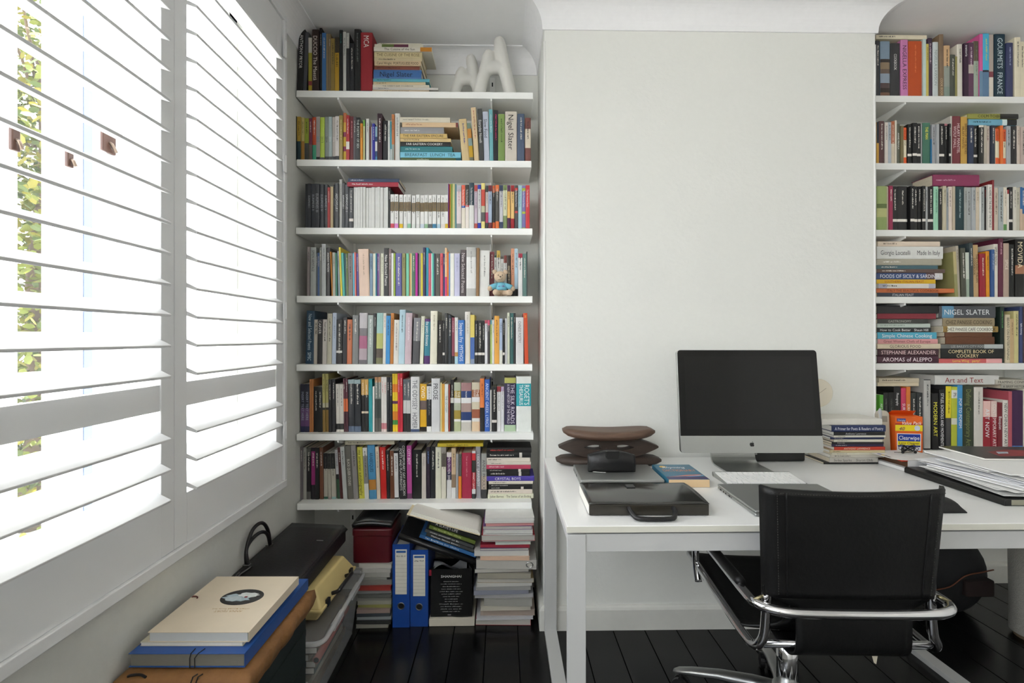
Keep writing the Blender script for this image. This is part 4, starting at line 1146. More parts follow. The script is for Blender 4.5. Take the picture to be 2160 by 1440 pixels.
# ---- keyboard, every key its own part
kb0 = G(1499, 993, DZ+.018); kb1 = G(1668, 993, DZ+.018)
KW = 0.279; kb = thing('computer_keyboard', 'slim silver keyboard with white keys in front of the computer', 'keyboard', (kb0.x + .006, kb0.y, DZ), R(-1))
MB().prism([(0.0, 0.016), (0.0, 0.004), (-0.012, 0.0), (-0.128, 0.0015), (-0.13, 0.005)], 0, KW, 'X').build('tray', ALU, kb)
MB().tube([(0, -0.006, 0.0085), (KW, -0.006, 0.0085)], 0.0085, 14).build('battery_tube', ALU, kb, smooth=True)
KM = mat('efefed', 0.45, var=0.01); kc = {}
rows_ = [[1]*14, [1]*13+[1.5], [1.5]+[1]*13, [1.8]+[1]*11+[1.7], [2.3]+[1]*10+[2.3], [1,1,1,1.2,5,1.2,1,1,1,1]]
for ri, rw in enumerate(rows_):
    tot = sum(rw); u = (KW-0.008)/tot; x = 0.004; hh = 0.011 if ri == 0 else 0.0165
    yy = [-0.018, -0.0345, -0.0525, -0.0705, -0.0885, -0.1065][ri] - (0 if ri == 0 else 0.0)
    for kw_ in rw:
        wk = u*kw_ - 0.0025; key = (round(wk, 5), hh)
        zz = 0.0165 + (yy)/0.13*0.0115
        if key not in kc:
            o = MB().box(0, wk, -hh/2, hh/2, 0, 0.0028).build('key', KM, kb); kc[key] = o
        else: o = kc[key].copy(); C.objects.link(o)
        o.location = (x, yy - .002, zz); o.rotation_euler = (R(5), 0, 0); x += u*kw_
# ---- laptops
LAP = mat('a9aba9', 0.4, 0.85, var=0.02)
def laptop(a, b, depth, wd, th, label, ports):
    t = thing('laptop', label, 'laptop', (a.x, a.y, DZ), R(-1))
    MB().box(0, wd, -depth, 0, 0.001, th*.55).build('base', LAP, t, bevel=.004, seg=3)
    MB().box(0, wd, -depth, 0, th*.6, th).build('lid', LAP, t, bevel=.004, seg=3)
    if ports:
        for i, (yy, l) in enumerate(((.02,.012),(.045,.006),(.062,.006),(.085,.012),(.104,.003))): MB().box(-0.0004, .001, -yy-l, -yy, th*.2, th*.45).build('port', INK, t)
    return t
a = G(1513, 1021, DZ+.016); laptop(a, None, 0.255, 0.335, 0.018, 'closed silver laptop with side ports, half hidden behind the chair back', True)
a = G(1209, 980, DZ+.022); laptop(a, None, 0.205, 0.285, 0.024, 'closed silver laptop lying under the black case', True)
# ---- black spectacle case on the left laptop
a = G(1243, 998, DZ+.024); b = G(1343, 998, DZ+.024); cw = b.x - a.x
cs = thing('spectacle_case', 'black leather case with a flap standing on the closed laptop', 'case', ((a.x+b.x)/2, a.y, DZ+.0242), R(-1))
pts = [(-cw/2, .006), (-cw/2+.004, .055), (-cw*.25, .070), (0, .074), (cw*.25, .070), (cw/2-.004, .055), (cw/2, .006), (cw/2-.01, .0), (-cw/2+.01, .0)]
mb = MB()
def cyl(u, v):                                                         # bulging front and back faces
    x = -cw/2 + cw*u; top = 0.056 + 0.019*math.cos((u-.5)*math.pi*.92); z = top*v; bul = 0.026*math.sin(math.pi*(.06+.88*u))**.5*math.sin(math.pi*(.12+.8*v))**.6 + .002
    return x, z, bul
mb.grid(lambda u, v: (lambda p: (p[0], -p[2]+.026, p[1]))(cyl(u, v)), 16, 8); mb.grid(lambda u, v: (lambda p: (p[0], p[2]+.030, p[1]))(cyl(1-u, v)), 16, 8)
mb.grid(lambda u, v: (lambda p: (p[0], (-p[2]+.026)*(1-v) + (p[2]+.030)*v, p[1]))(cyl(u, 1)), 16, 1); mb.grid(lambda u, v: (lambda p: (p[0], (-p[2]+.026)*(1-v) + (p[2]+.030)*v, p[1]))(cyl(1-u, 0)), 16, 1)
mb.grid(lambda u, v: (lambda p: (p[0], (-p[2]+.026)*u + (p[2]+.030)*(1-u), p[1]))(cyl(0, v)), 1, 8); mb.grid(lambda u, v: (lambda p: (p[0], (-p[2]+.026)*(1-u) + (p[2]+.030)*u, p[1]))(cyl(1, v)), 1, 8)
mb.build('body', mat('101012', .38, var=.2, bump=.05, scale=200), cs, clean=True, smooth=True)
MB().prism([(-.024, .078), (.024, .078), (.024, .056), (.019, .050), (-.019, .050), (-.024, .056)], -.0005, .006, 'Y').build('flap', mat('0c0c0e', .45), cs, bevel=.0015)
MB().tube([(-cw*.42, .004, .004), (-cw*.2, .0, .0025), (-cw*.15, .0, .0025)], .0012, 6).build('piping', mat('b8b8b4', .4), cs)
# ---- carved wooden headrest stool
a = G(1174, 982, DZ); b = G(1387, 975, DZ); cxw = (a.x+b.x)/2; wdm = (b.x-a.x)
WD = mat('3a2e26', 0.6, var=0.45, scale=9, stretch=(2, 12, 12), bump=0.12); WDT = mat('5a4436', 0.5, var=0.4, scale=8, stretch=(2, 14, 10), bump=0.1)
hs = thing('carved_stool', 'dark carved wooden stool with curved top and pierced sides on the desk', 'stool', (cxw, 1.945, DZ), R(-1))
def plate(x2, y2, zc, th, curve, nu=20, nv=10, tip=.5):
    """lens-shaped slab: rounded plan, ends lifted by curve, edges thinned"""
    def top(u, v, sgn):
        x = (u*2-1); y = (v*2-1); ex = x2; hw = y2*(1-abs(x)**3.2*(1-tip*.7)); e = max(0, 1-abs(x)**8)*max(0, 1-abs(y)**6)
        return (x*ex, y*hw, zc + curve*x*x + sgn*th/2*(.25+.75*e**.5))
    m = MB(); m.grid(lambda u,v: top(u,v,1), nu, nv); m.grid(lambda u,v: top(1-u,v,-1), nu, nv)
    for f in (lambda u,v: (lambda a,b: tuple(a[i]*(1-v)+b[i]*v for i in range(3)))(top(u,0,-1), top(u,0,1)), lambda u,v: (lambda a,b: tuple(a[i]*(1-v)+b[i]*v for i in range(3)))(top(1-u,1,-1), top(1-u,1,1))): m.grid(f, nu, 1)
    for f in (lambda u,v: (lambda a,b: tuple(a[i]*(1-u)+b[i]*u for i in range(3)))(top(0,1-v,-1), top(0,1-v,1)), lambda u,v: (lambda a,b: tuple(a[i]*(1-u)+b[i]*u for i in range(3)))(top(1,v,-1), top(1,v,1))): m.grid(f, 1, nv)
    return m
HW = wdm/2
plate(HW*.87, .08, .122, .036, .014).build('seat', WDT, hs, smooth=True, clean=True)
plate(HW*1.0, .062, .018, .034, .003).build('base', WD, hs, smooth=True, clean=True)
m = MB(); e0, e1, tp = .032, .098, HW*.95                             # pierced middle: two eye-shaped holes beside a central post
def zu(x): return .073 + .040*(1-(abs(x)/tp)**2.2) + .003
def zl(x): return .073 - .044*(1-(abs(x)/tp)**2.2) - .003
def eu(x): t = (abs(x)-e0)/(e1-e0); return .074 + .009*math.sin(math.pi*min(.98,max(.25, .25+.75*t)))
def el(x): t = (abs(x)-e0)/(e1-e0); return .072 - .009*math.sin(math.pi*min(.98,max(.25, .25+.75*t)))
def dep_(x): return .024*(1-(abs(x)/tp)**4*.3)
def strip(xs, lo, hi):
    for a, b in zip(xs, xs[1:]):
        v = []
        for x in (a, b):
            for y in (-dep_(x), dep_(x)):
                for z in (lo(x), hi(x)): v.append((x, y, z))
        m.add(v, [(0,4,5,1), (2,3,7,6), (0,2,6,4), (1,5,7,3), (0,1,3,2), (4,6,7,5)])
rng_ = lambda a, b, n: [a + (b-a)*i/n for i in range(n+1)]
for sg_ in (-1, 1):
    strip([sg_*x for x in rng_(e1, tp, 10)], zl, zu); strip([sg_*x for x in rng_(e0, e1, 8)], eu, zu); strip([sg_*x for x in rng_(e0, e1, 8)], zl, el)
strip(rng_(-e0, e0, 4), zl, zu)
m.build('pierced_body', WD, hs, clean=True)
# ---- translucent grey document case with a handle
a = G(1243, 1088, DZ); b = G(1494, 1086, DZ); wd = b.x - a.x; bk_ = G(1222, 1018, DZ+.034); dep = bk_.y - a.y
dc = thing('document_case', 'smoky grey plastic document case with black carry handle lying on the desk', 'case', (a.x, a.y, DZ), R(-1))
SM = mat('2b2b28', 0.16, var=.25, scale=7, spec=.6); SM2 = mat('2e2b24', 0.25, var=.3, scale=9, stretch=(1,1,8))
MB().prism([(0,.032),(.012,.035),(dep*.5,.037),(dep-.01,.033),(dep,.028),(dep,.002),(0,.001)], 0, wd, 'X').build('body', SM2, dc, bevel=.003)
MB().grid(lambda u, v: (wd*u, -.0006 + (dep+.0006)*v, (.0332 + .0062*math.sin(math.pi*min(1,v*1.05))**.7 + .0008*math.sin(u*9+v*5))), 24, 14).build('flap_cover', SM, dc, smooth=True, solid=.001, off=1)
MB().box(-.001, .0008, .004, dep-.006, .004, .030).build('paper_edge', PAPERW, dc)
MB().prism([(.10,.0),(.13,.0),(.135,.004),(.10,.006)], .036, .043, 'Z') 
MB().box(wd*.40, wd*.48, dep*.62, dep*.78, .037, .043).build('clasp', BLACK, dc, bevel=.002)
hx0, hx1 = wd*.33, wd*.70
hp = smoothpath([(hx0,.004,.022),(hx0,-.012,.02),(hx0+.006,-.03,.012),(hx0+.022,-.043,.008),(hx1-.022,-.043,.008),(hx1-.006,-.03,.012),(hx1,-.012,.02),(hx1,.004,.022)],4)
MB().tube(hp, .0066, 8).build('handle', BLACK, dc, smooth=True)
# ---- rhyming dictionary
a = G(1411, 1028, DZ); b = G(1497, 1028, DZ); bb = G(1453, 979, DZ+.028); w_ = b.x-a.x; d_ = bb.y-a.y
rd = thing('dictionary', 'blue paperback rhyming dictionary lying flat beside the keyboard', 'book', (a.x, a.y, DZ), R(-1))
MB().box(0, w_, 0, d_, .0008, .0268).build('page_block', mat('d8bc94', .8, var=.1, scale=150, stretch=(1,1,20)), rd)
mb = MB(); mb.box(-.001, w_, 0, d_, .027, .0278); mb.box(-.001, w_, 0, d_, 0, .0008); mb.box(-.002, 0, 0, d_, 0, .0278); mb.build('cover', mat('2f6c86', .35), rd)
MB().box(0, w_, 0.001, d_*.17, .0278, .02795).build('cover_band', mat('3a2f5c', .35), rd)
MB().prism([(0.01,d_*.16),(w_*.55,d_*.27),(w_*.97,d_*.30),(w_*.9,d_*.25),(w_*.4,d_*.2)], .0279, .0281, 'Z').build('cover_swoosh', mat('e0806c', .4), rd)
MB().prism([(w_*.5,d_*.18),(w_*.98,d_*.26),(w_*.98,d_*.23),(w_*.6,d_*.17)], .0280, .0282, 'Z').build('cover_swoosh', mat('8fb4dc', .4), rd)
write(rd, 'DICTIONARY', (w_*.52, d_*.50, .0282), (1,0,0), (0,1,0), d_*.2, mat('e08a54', .5, var=0), width=w_*.86)
write(rd, 'Rhyming', (w_*.45, d_*.72, .0284), (1,0,0), (0,1,0), d_*.17, mat('f4f4f4', .5, var=0), slant=.3, width=w_*.6)
MB().lathe([(w_*.09,0),(w_*.09,.0002)], (w_*.2, d_*.83, .0281), 16).build('cover_spot', mat('e0b040', .4), rd)
# ---- stack of poetry books by the computer
YD = 1.93
st_, zt_ = stack('''1735 1862 884 897 e4e1d8 = -
1754 1867 897 910.5 22305e = A Primer for Poets & Readers of Poetry # e8ecf4
1758 1865 911 918.5 1c1c1e = Anthony Lawrence # d0d0d0
1758 1867 919 923.5 dcd8cc
1753 1866 923.5 928 2a345c
1758 1860 928 933 d8d4c4
1755 1864 933 938 242428
1756 1865 938 943.6 3a3452
1760 1867 944 951 c83c24 = ANTHONY LAWRENCE # f0e0c8
1750 1866 951 956 d6c69c
1753 1868 956 960.5 dcd8c4
1752 1866 960.5 967 dcd8cc
1750 1852 967 976.5 c8c4bc = Strike Sparks    Sharon Olds # 5a5854
1738 1852 976.5 980.5 1a1a1a = -''', DZ, YD, 'poetry_book', 'book', 1.05, 'of the stack beside the computer', 'poetry books stacked on the desk', depth=.14)
# ---- lens cleaner box
a = G(1893, 967, DZ); wdc = 53*2.03/F; hb_ = 0.178
lc = thing('lens_wipe_box', 'orange lens cleaner value pack box with blue and yellow print', 'box', (PD(1919,960,2.03).x, 2.005, DZ), R(-8))
OR = mat('e0641c', .45, var=.03)
bx = MB(); bx.box(-wdc/2, wdc/2, 0, .06, 0, hb_); bx.build('carton', OR, lc)
MB().add([(-wdc/2, .06, hb_), (wdc/2, .06, hb_), (wdc/2-.006, .03, hb_+.02), (-wdc/2+.006, .03, hb_+.02)], [(0,1,2,3)]).build('lid_flap', OR, lc, solid=.0006)
def pr_(n, x0, x1, z0, z1, h, y=-.0005): return MB().box(x0, x1, y, y+.0004, z0, z1).build(n, mat(h, .45, var=.02), lc)
pr_('yellow_band', -wdc/2, wdc/2, hb_*.66, hb_*.80, 'e8d420'); pr_('red_band', -wdc/2, wdc/2, hb_*.80, hb_*.835, 'b0241c')
pr_('label_border', -wdc*.44, wdc*.44, hb_*.20, hb_*.60, 'e8e8f0'); pr_('label_panel', -wdc*.41, wdc*.41, hb_*.42, hb_*.585, '1c3a9c', -.0008); pr_('label_panel', -wdc*.41, wdc*.41, hb_*.33, hb_*.42, 'ead820', -.0008); pr_('label_panel', -wdc*.41, wdc*.41, hb_*.29, hb_*.325, '1c2a6c', -.0008)
pr_('logo_patch', -wdc*.44, -wdc*.12, hb_*.88, hb_*.95, '24408c', -.0006)
yy = -.0012
write(lc, 'Clearwipe', (0, yy, hb_*.455), (1,0,0), (0,0,1), .024, mat('f6f6f6', .5, var=0), width=wdc*.76)
write(lc, 'Lens Cleaner', (0, yy, hb_*.35), (1,0,0), (0,0,1), .014, mat('22223a', .5, var=0), width=wdc*.74)
write(lc, 'Value Pack', (wdc*.08, yy, hb_*.81), (1,0,0), (0,0,1), .019, mat('f6f4f0', .5, var=0), width=wdc*.72, slant=.25)
write(lc, '40', (-wdc*.27, yy, hb_*.675), (1,0,0), (0,0,1), .02, mat('6a2a6a', .5, var=0), width=wdc*.22, slant=.2)
write(lc, 'Clearwipe', (-wdc*.28, yy, hb_*.895), (1,0,0), (0,0,1), .009, mat('f6f6f6', .5, var=0), width=wdc*.28)
MB().lathe([(.011,0),(.011,.0004)], (0,0,0), 20).build('lens_picture', mat('c8d4e4', .3), lc, loc=(wdc*.3, -.0006, hb_*.73), rot=(R(90),0,0))
# ---- grey handset and marker behind it
p = PD(1880, 905, 2.05)
o = MB().prism(rrect(.022, 0, .198, .02), 0, .03, 'Y').build('phone_handset', mat('b8b0a0', .4), loc=(p.x - .018, 2.03, DZ), rot=(R(-4), 0, R(-12)), bevel=.005, seg=3); tag(o, 'beige rounded telephone handset standing behind the orange box', 'phone')
MB().box(-.012, .012, -.001, .001, .15, .175).build('earpiece', mat('8a8478', .5), o)
p = PD(1863, 905, 2.06); o = MB().lathe([(.007,0),(.008,.004),(.008,.185),(.006,.2),(.002,.206)], n=14).build('marker_pen', mat('b0b2b4', .4), loc=(p.x, 2.05, DZ), smooth=True); tag(o, 'grey marker pen standing upright behind the book stack', 'pen')
MB().lathe([(.0083,.10),(.0083,.15)], n=14).build('grip_label', mat('2a2a2c', .5), o)
# ---- open white carton
c0 = G(1851, 977, DZ); c1 = G(1913, 996, DZ)
ct = thing('open_carton', 'open white printed carton with brown inside lying on its side', 'box', (c1.x, c1.y, DZ), math.atan2(c0.x-c1.x, c0.y-c1.y)*-1)
CW, CD, CH = .17, .16, .045
WB = mat('e4e4e2', .4); BRN = mat('6a4c36', .8, var=.15)
m = MB(); m.box(.004, CW, 0, CD, 0, .001, 0); m.box(.004, CW, 0, .001, 0, CH, 0); m.box(.004, CW, CD-.001, CD, 0, CH); m.box(CW-.001, CW, 0, CD, 0, CH); m.box(.004, CW, 0, CD, CH-.001, CH); m.build('sleeve', WB, ct)
m = MB(); m.box(.006, CW-.002, .002, CD-.002, .0015, .0025); m.box(.006, CW-.002, .0015, .002, .002, CH-.002); m.box(.006, CW-.002, CD-.002, CD-.0015, .002, CH-.002); m.box(.03, .031, .002, CD-.002, .0025, CH-.002); m.build('inner_lining', BRN, ct)
MB().box(-.001, .022, -.004, CD*.95, .001, .014).build('tray_edge', WB, ct, bevel=.002)
MB().prism([(.004, 0), (.004, CD), (-.03, CD-.004), (-.036, CD-.02), (-.034, .03), (-.02, .012)], CH-.0005, CH+.0005, 'Z').build('top_flap', WB, ct)
for i, (xa, xb, h) in enumerate(((.05,.075,'2a2a2a'),(.078,.09,'e0c020'),(.092,.11,'24408c'))): MB().box(-.024+.0, -.016, xa, xb, CH+.0005, CH+.0008).build('flap_print', mat(h, .5), ct)
MB().box(-.02, .004, .0, .02, CH-.004, CH-.0006).build('red_flap', mat('b0341c', .5), ct)
m = MB(); m.tube([(.09 + .012*math.cos(a/12*6.283), -.0006, CH*.55 + .012*math.sin(a/12*6.283)) for a in range(12)], .0015, 5, closed=True); m.build('printed_ring', INK, ct)
# ---- earphones on the carton
ep = thing('earphones', 'tangled black earphone cable heaped on the white carton', 'earphones', (PD(1925,955,1.93).x, 1.925, DZ+CH+.001))
rg = random.Random(4); pts = [(-.055, -.0, .002)]
for i in range(46):
    a = i*1.05; r = .032*(.55+.45*rg.random()); pts.append((r*1.15*math.cos(a)+rg.uniform(-.006,.006), r*.35*math.sin(a*1.4), .004 + abs(math.sin(a*.5+i*.3))*.032*rg.random() + (i%5)*.0015))
MB().tube(smoothpath(pts, 5), .0011, 5).build('cable', mat('0b0b0c', .4), ep, smooth=True)
for s_ in (-.03, .02): MB().ball((s_, -.012, .005), (.006, .005, .005)).build('earbud', BLACK, ep, smooth=True)
# ---- black portfolio, magazine and heap of papers at the right
q0 = G(1915, 1001, DZ+.018)
pf = thing('portfolio', 'black flat portfolio folder under the heap of papers', 'folder', (1.505, 1.44, DZ), 0)
m = MB(); m.prism([(0,.0),(.0,.016),(.006,.022),(.55,.022),(.55,0)], 0, .37, 'Y'); m.v = [(x + (.03 if y < .01 else 0)*0, y, z) for x, y, z in m.v]
m.build('cover', mat('131312', .35, var=.2), pf, bevel=.003); MB().box(.02, .55, -.0008, .003, .003, .019).build('page_block', mat('8a8878', .7, var=.2, scale=200, stretch=(.2,1,30)), pf)
rg = random.Random(9); z = DZ + .0228; k = 0
PW = [mat('f2f3f5', .6, var=.02), mat('f2f3f5', .6, var=.02), mat('eaeae8', .6, var=.03), mat('c9cac8', .6, var=.05)]
kinds = ['loose sheet','thin bundle','thick bundle','curled bundle']
for i in range(30):
    th = rg.choice((.0006,.0009,.0015,.0028)); cx_, cy_ = 1.665 + rg.uniform(-.03,.06) + i*.0015, 1.635 + rg.uniform(-.05,.05); an = R(rg.uniform(-11, 11) + 3); L, Wd = .297*rg.uniform(.95,1.05), .215*rg.uniform(.95,1.05)
    cu = rg.uniform(0,.0006)
    m = MB(); nx, ny = 6, 4
    def f(u, v, t): return (-Wd/2*1.15 + Wd*1.15*u, -L/2+L*v, t*th + cu*max(0, .25-v)**2*14 + cu*max(0,u-.8)*2)
    m.grid(lambda u,v: f(u,v,1), nx, ny); m.grid(lambda u,v: f(1-u,v,0), nx, ny); m.grid(lambda u,v: f(u,0,v), nx, 1); m.grid(lambda u,v: f(1-u,1,v), nx, 1); m.grid(lambda u,v: f(0,1-u,v), ny, 1); m.grid(lambda u,v: f(1,u,v), ny, 1)
    o = m.build('paper_bundle', rg.choice(PW), clean=True, loc=(cx_, cy_, z), rot=(0,0,an), smooth=False)
    tag(o, 'white %s, %s from the bottom of the paper heap on the desk' % ('loose sheet' if th < .0015 else ('thin paper bundle' if th < .0025 else 'thick paper bundle'), ordinal(i+1)), 'paper', 'papers heaped at the right of the desk')
    if i % 4 == 2:
        V, Fc, wd_ = dashes(rg, 40); print_on('print', V, Fc, lambda p: (-Wd*.4 + p[0]/wd_*Wd*.8, -L*.3 + p[1]*.006, th + .0003), mat('6a6a70', .6, var=0), o)
    z += th + .00045
mg = thing('art_magazine', 'black magazine with red cover picture lying on the heap of papers', 'magazine', (1.665, 1.66, z + .0008), R(-3))
MB().box(0, .42, 0, .19, 0, .0056).build('page_block', PAPERW, mg); MB().box(-.001, .421, -.001, .191, .0056, .0062).build('cover', mat('161616', .3), mg)
MB().prism([(.08,.03),(.3,.05),(.33,.11),(.2,.14),(.1,.1)], .0062, .0064, 'Z').build('cover_picture', mat('8a2028', .4, var=.5, scale=40), mg)
MB().prism([(.11,.07),(.15,.075),(.17,.1),(.13,.1)], .0064, .0066, 'Z').build('cover_picture', mat('b0c0cc', .4), mg)
# ---- black wrist rest
p0 = G(2040, 1082, DZ)
wr = MB(); 
def wf(u, v): x = -.20 + .2*u; return (x, .15*v*(1-.18*max(0,u-.7)/.3), .0)
mm = MB(); prof_ = [(0,0),(-.004,.010),(.004,.026),(.04,.034),(.10,.026),(.15,.008),(.17,0)]
mm.grid(lambda u, v: (-.20+.2*u - (.02*(v) if u > .9 else 0), smoothpath([(0,a,b) for a,b in prof_],3)[min(18,int(round(v*18)))].y*(1-.1*u), smoothpath([(0,a,b) for a,b in prof_],3)[min(18,int(round(v*18)))].z*(1 if u<.95 else .35)), 12, 18)
mm.grid(lambda u, v: (-.2+.2*u, .15*v, 0.0003), 1, 1)
o = mm.build('wrist_rest', mat('0b0b0b', .6, bump=.05, scale=300), loc=(p0.x, p0.y, DZ+.0002), smooth=True, clean=True); tag(o, 'black padded wrist rest on the desk right of the chair back', 'wrist rest')
# ================================================================== chair
ch_ = thing('desk_chair', 'black leather sling desk chair with bent chrome tube arms and swivel base', 'chair', (0.8825, 1.505, 0), R(-2))
AX, PXX = .238, .213
zA = .578
def arm(s):
    return [(s*.236, .105, .425), (s*.238, .118, .47), (s*.24, .118, .535), (s*.24, .065, .575), (s*.24, -.01, .580), (s*.24, -.14, .574), (s*.242, -.24, .572), (s*.238, -.30, .572), (s*.20, -.337, .574)]
ap = smoothpath(arm(-1) + [(-.12, -.35, .575), (.12, -.35, .575)] + arm(1)[::-1], 6)
MB().tube(ap, .0118, 14).build('arm_tube', CHROME, ch_, smooth=True)
for s in (-1, 1):
    fp = smoothpath([(s*.232, .20, .478), (s*.232, .10, .470), (s*.23, -.08, .452), (s*.228, -.20, .441), (s*.226, -.255, .442), (s*.222, -.283, .462), (s*.209-.005, -.292, .50), (s*.203-.008, -.296, .60), (s*.203-.010, -.302, .74), (s*.206-.011, -.311, .856)], 6)
    MB().tube(fp, .0115, 12).build('side_frame', CHROME, ch_, smooth=True)
    MB().tube([(s*.214, -.297, .592), (s*.243, -.297, .580)], .0042, 10).build('bolt', mat('8a8264', .35, .9), ch_, smooth=True)
    MB().tube(smoothpath([(s*.24, .075, .578), (s*.24, .01, .590), (s*.24, -.14, .588), (s*.24, -.22, .584)], 5), .0135, 10).build('arm_pad', LEATHER, ch_, smooth=True)
    MB().tube([(s*.24, .105, .49), (s*.232, .12, .468)], .007, 8).build('arm_joint', CHROME, ch_, smooth=True)
# back sling: wraps the two posts
def bs(u, v):
    x = (u*2-1); z = .598 + (.872-.598)*v; half = .208 + .014*v; top = -.008*(1-x*x)*v**6*1.0
    y = -.318 - .016*v - .006*(1-x*x)**2 * 1 - (.014 if abs(x) < .93 else .004)*0
    return (x*(half+.001) - .011, y, z + top)
def bsw(u, v):                                                       # profile round the edges
    x, y, z = bs(u, v); e = max(0, (abs(u*2-1) - .9)/.1)
    return (x, y + .026*e*e, z)
mb = MB(); mb.grid(bsw, 28, 16)
mb.build('back_sling', LEATHER, ch_, smooth=True, solid=.009, off=0.0, bevel=0)
for a_, b_ in (((.11, 0.02), (.11, .97)), ((.89, .02), (.89, .97))):
    MB().tube([Vector(bsw(a_[0] + (b_[0]-a_[0])*t/14, a_[1] + (b_[1]-a_[1])*t/14)) + Vector((0,-.005,0)) for t in range(15)], .0022, 6).build('seam', LEATHER, ch_, smooth=True)
st = MB()
for t in range(60):
    u = .03 + .94*t/59; p = Vector(bsw(u, .965)); st.box(p.x-.0016, p.x+.0016, p.y-.0062, p.y-.0046, p.z-.0006, p.z+.0006)
for u in (.06, .94):
    for t in range(40): p = Vector(bsw(u, .04+.92*t/39)); st.box(p.x-.0006, p.x+.0006, p.y-.0066, p.y-.0046, p.z-.0016, p.z+.0016)
o = st.build('stitching', mat('2c2b28', .7), ch_); o['kind'] = 'stuff'
# seat sling with rolled rear drop
prof_ = smoothpath([(0,.205,.468),(0,.19,.480),(0,.10,.472),(0,-.06,.452),(0,-.16,.446),(0,-.215,.47),(0,-.262,.53),(0,-.292,.592)], 5)
NP = len(prof_)-1
def ss(u, v):
    p = prof_[min(NP, int(round(v*NP)))]; x = u*2-1; hw = .228 if v < .62 else .228 - .088*min(1, (v-.62)/.14); sag = -.012*(1-x*x)
    return (x*hw, p.y, p.z + sag)
MB().grid(ss, 16, NP).build('seat_sling', LEATHER, ch_, smooth=True, solid=.008, off=0)
# leather wrap rolled over the rear cross bar, below the back
pr2 = smoothpath([(0,-.300,.592),(0,-.303,.55),(0,-.305,.50),(0,-.30,.455),(0,-.275,.432),(0,-.235,.428),(0,-.18,.432)], 5); N2 = len(pr2)-1
MB().grid(lambda u, v: ((u*2-1)*(.142 if v > .12 else .142 + .06*(1-v/.12)), pr2[min(N2, int(round(v*N2)))].y, pr2[min(N2, int(round(v*N2)))].z), 12, N2).build('rear_wrap', LEATHER, ch_, smooth=True, solid=.006, off=0)
MB().tube([(-.222, -.26, .447), (.222, -.26, .447)], .01, 10).build('cross_bar', CHROME, ch_, smooth=True)
MB().box(-.06, .06, -.09, .09, .405, .437).build('seat_plate', mat('1a1a1a', .5), ch_, bevel=.004)
MB().lathe([(.030, .15), (.030, .30), (.024, .302), (.024, .41)], n=24).build('column', CHROME, ch_, smooth=True)
MB().lathe([(.045, .075), (.05, .10), (.05, .14), (.036, .165)], n=24).build('hub', ALU, ch_, smooth=True)
for k in range(5):
    a = R(146 + 72*k); dx, dy = math.cos(a), math.sin(a); px_, py_ = -dy, dx
    sec = [(.02, .138, .026, .020), (.10, .130, .025, .018), (.2, .112, .023, .014), (.29, .088, .021, .011), (.335, .074, .018, .008), (.35, .068, .010, .004)]
    m = MB(); ring = []
    for r, z, hw, hh in sec: ring.append([(dx*r + px_*hw*math.cos(t)*1, dy*r + py_*hw*math.cos(t), z + hh*math.sin(t)) for t in [2*math.pi*i/12 for i in range(12)]])
    vs = [v for q in ring for v in q]; m.add(vs, [(i*12+j, i*12+(j+1)%12, (i+1)*12+(j+1)%12, (i+1)*12+j) for i in range(5) for j in range(12)] + [tuple(range(12))[::-1], tuple(range(60,72))])
    lg_ = m.build('base_leg', mat('9c9d9c', .3, .95, var=.05), ch_, smooth=True, clean=True)
    c = Vector((dx*.325, dy*.325, .028))
    w1 = MB()
    for s in (-.013, .013): w1.tube([c + Vector((px_*(s-.007), py_*(s-.007), 0)), c + Vector((px_*(s+.007), py_*(s+.007), 0))], .027, 18)
    w1.tube([c + Vector((px_*-.02, py_*-.02, 0)), c + Vector((px_*.02, py_*.02, 0))], .008, 8); w1.tube([c, c + Vector((0,0,.04))], .007, 8)
    w1.build('caster', mat('151515', .35), lg_)
tg = thing('swing_tag', 'small white paper tag hanging under the chair seat', 'tag', (0,0,0))
p = PD(1842, 1383, 1.29)
m = MB().prism([(-.012, .03), (.008, .03), (.012, .0), (.008, -.022), (.002, -.018)], 0, .0006, 'Y'); o = m.build('card', mat('d8d0bc', .6), tg); tg.location = p
MB().tube([(0, 0, .028), (.002, .002, .034)], .0005, 5).build('string', PAPERW, tg)
V, Fc, wd_ = dashes(random.Random(3), 10); print_on('print', V, Fc, lambda q: (-.008 + q[0]/wd_*.014, -.0004, .012 + q[1]*.005), mat('a04a3a', .6, var=0), tg)
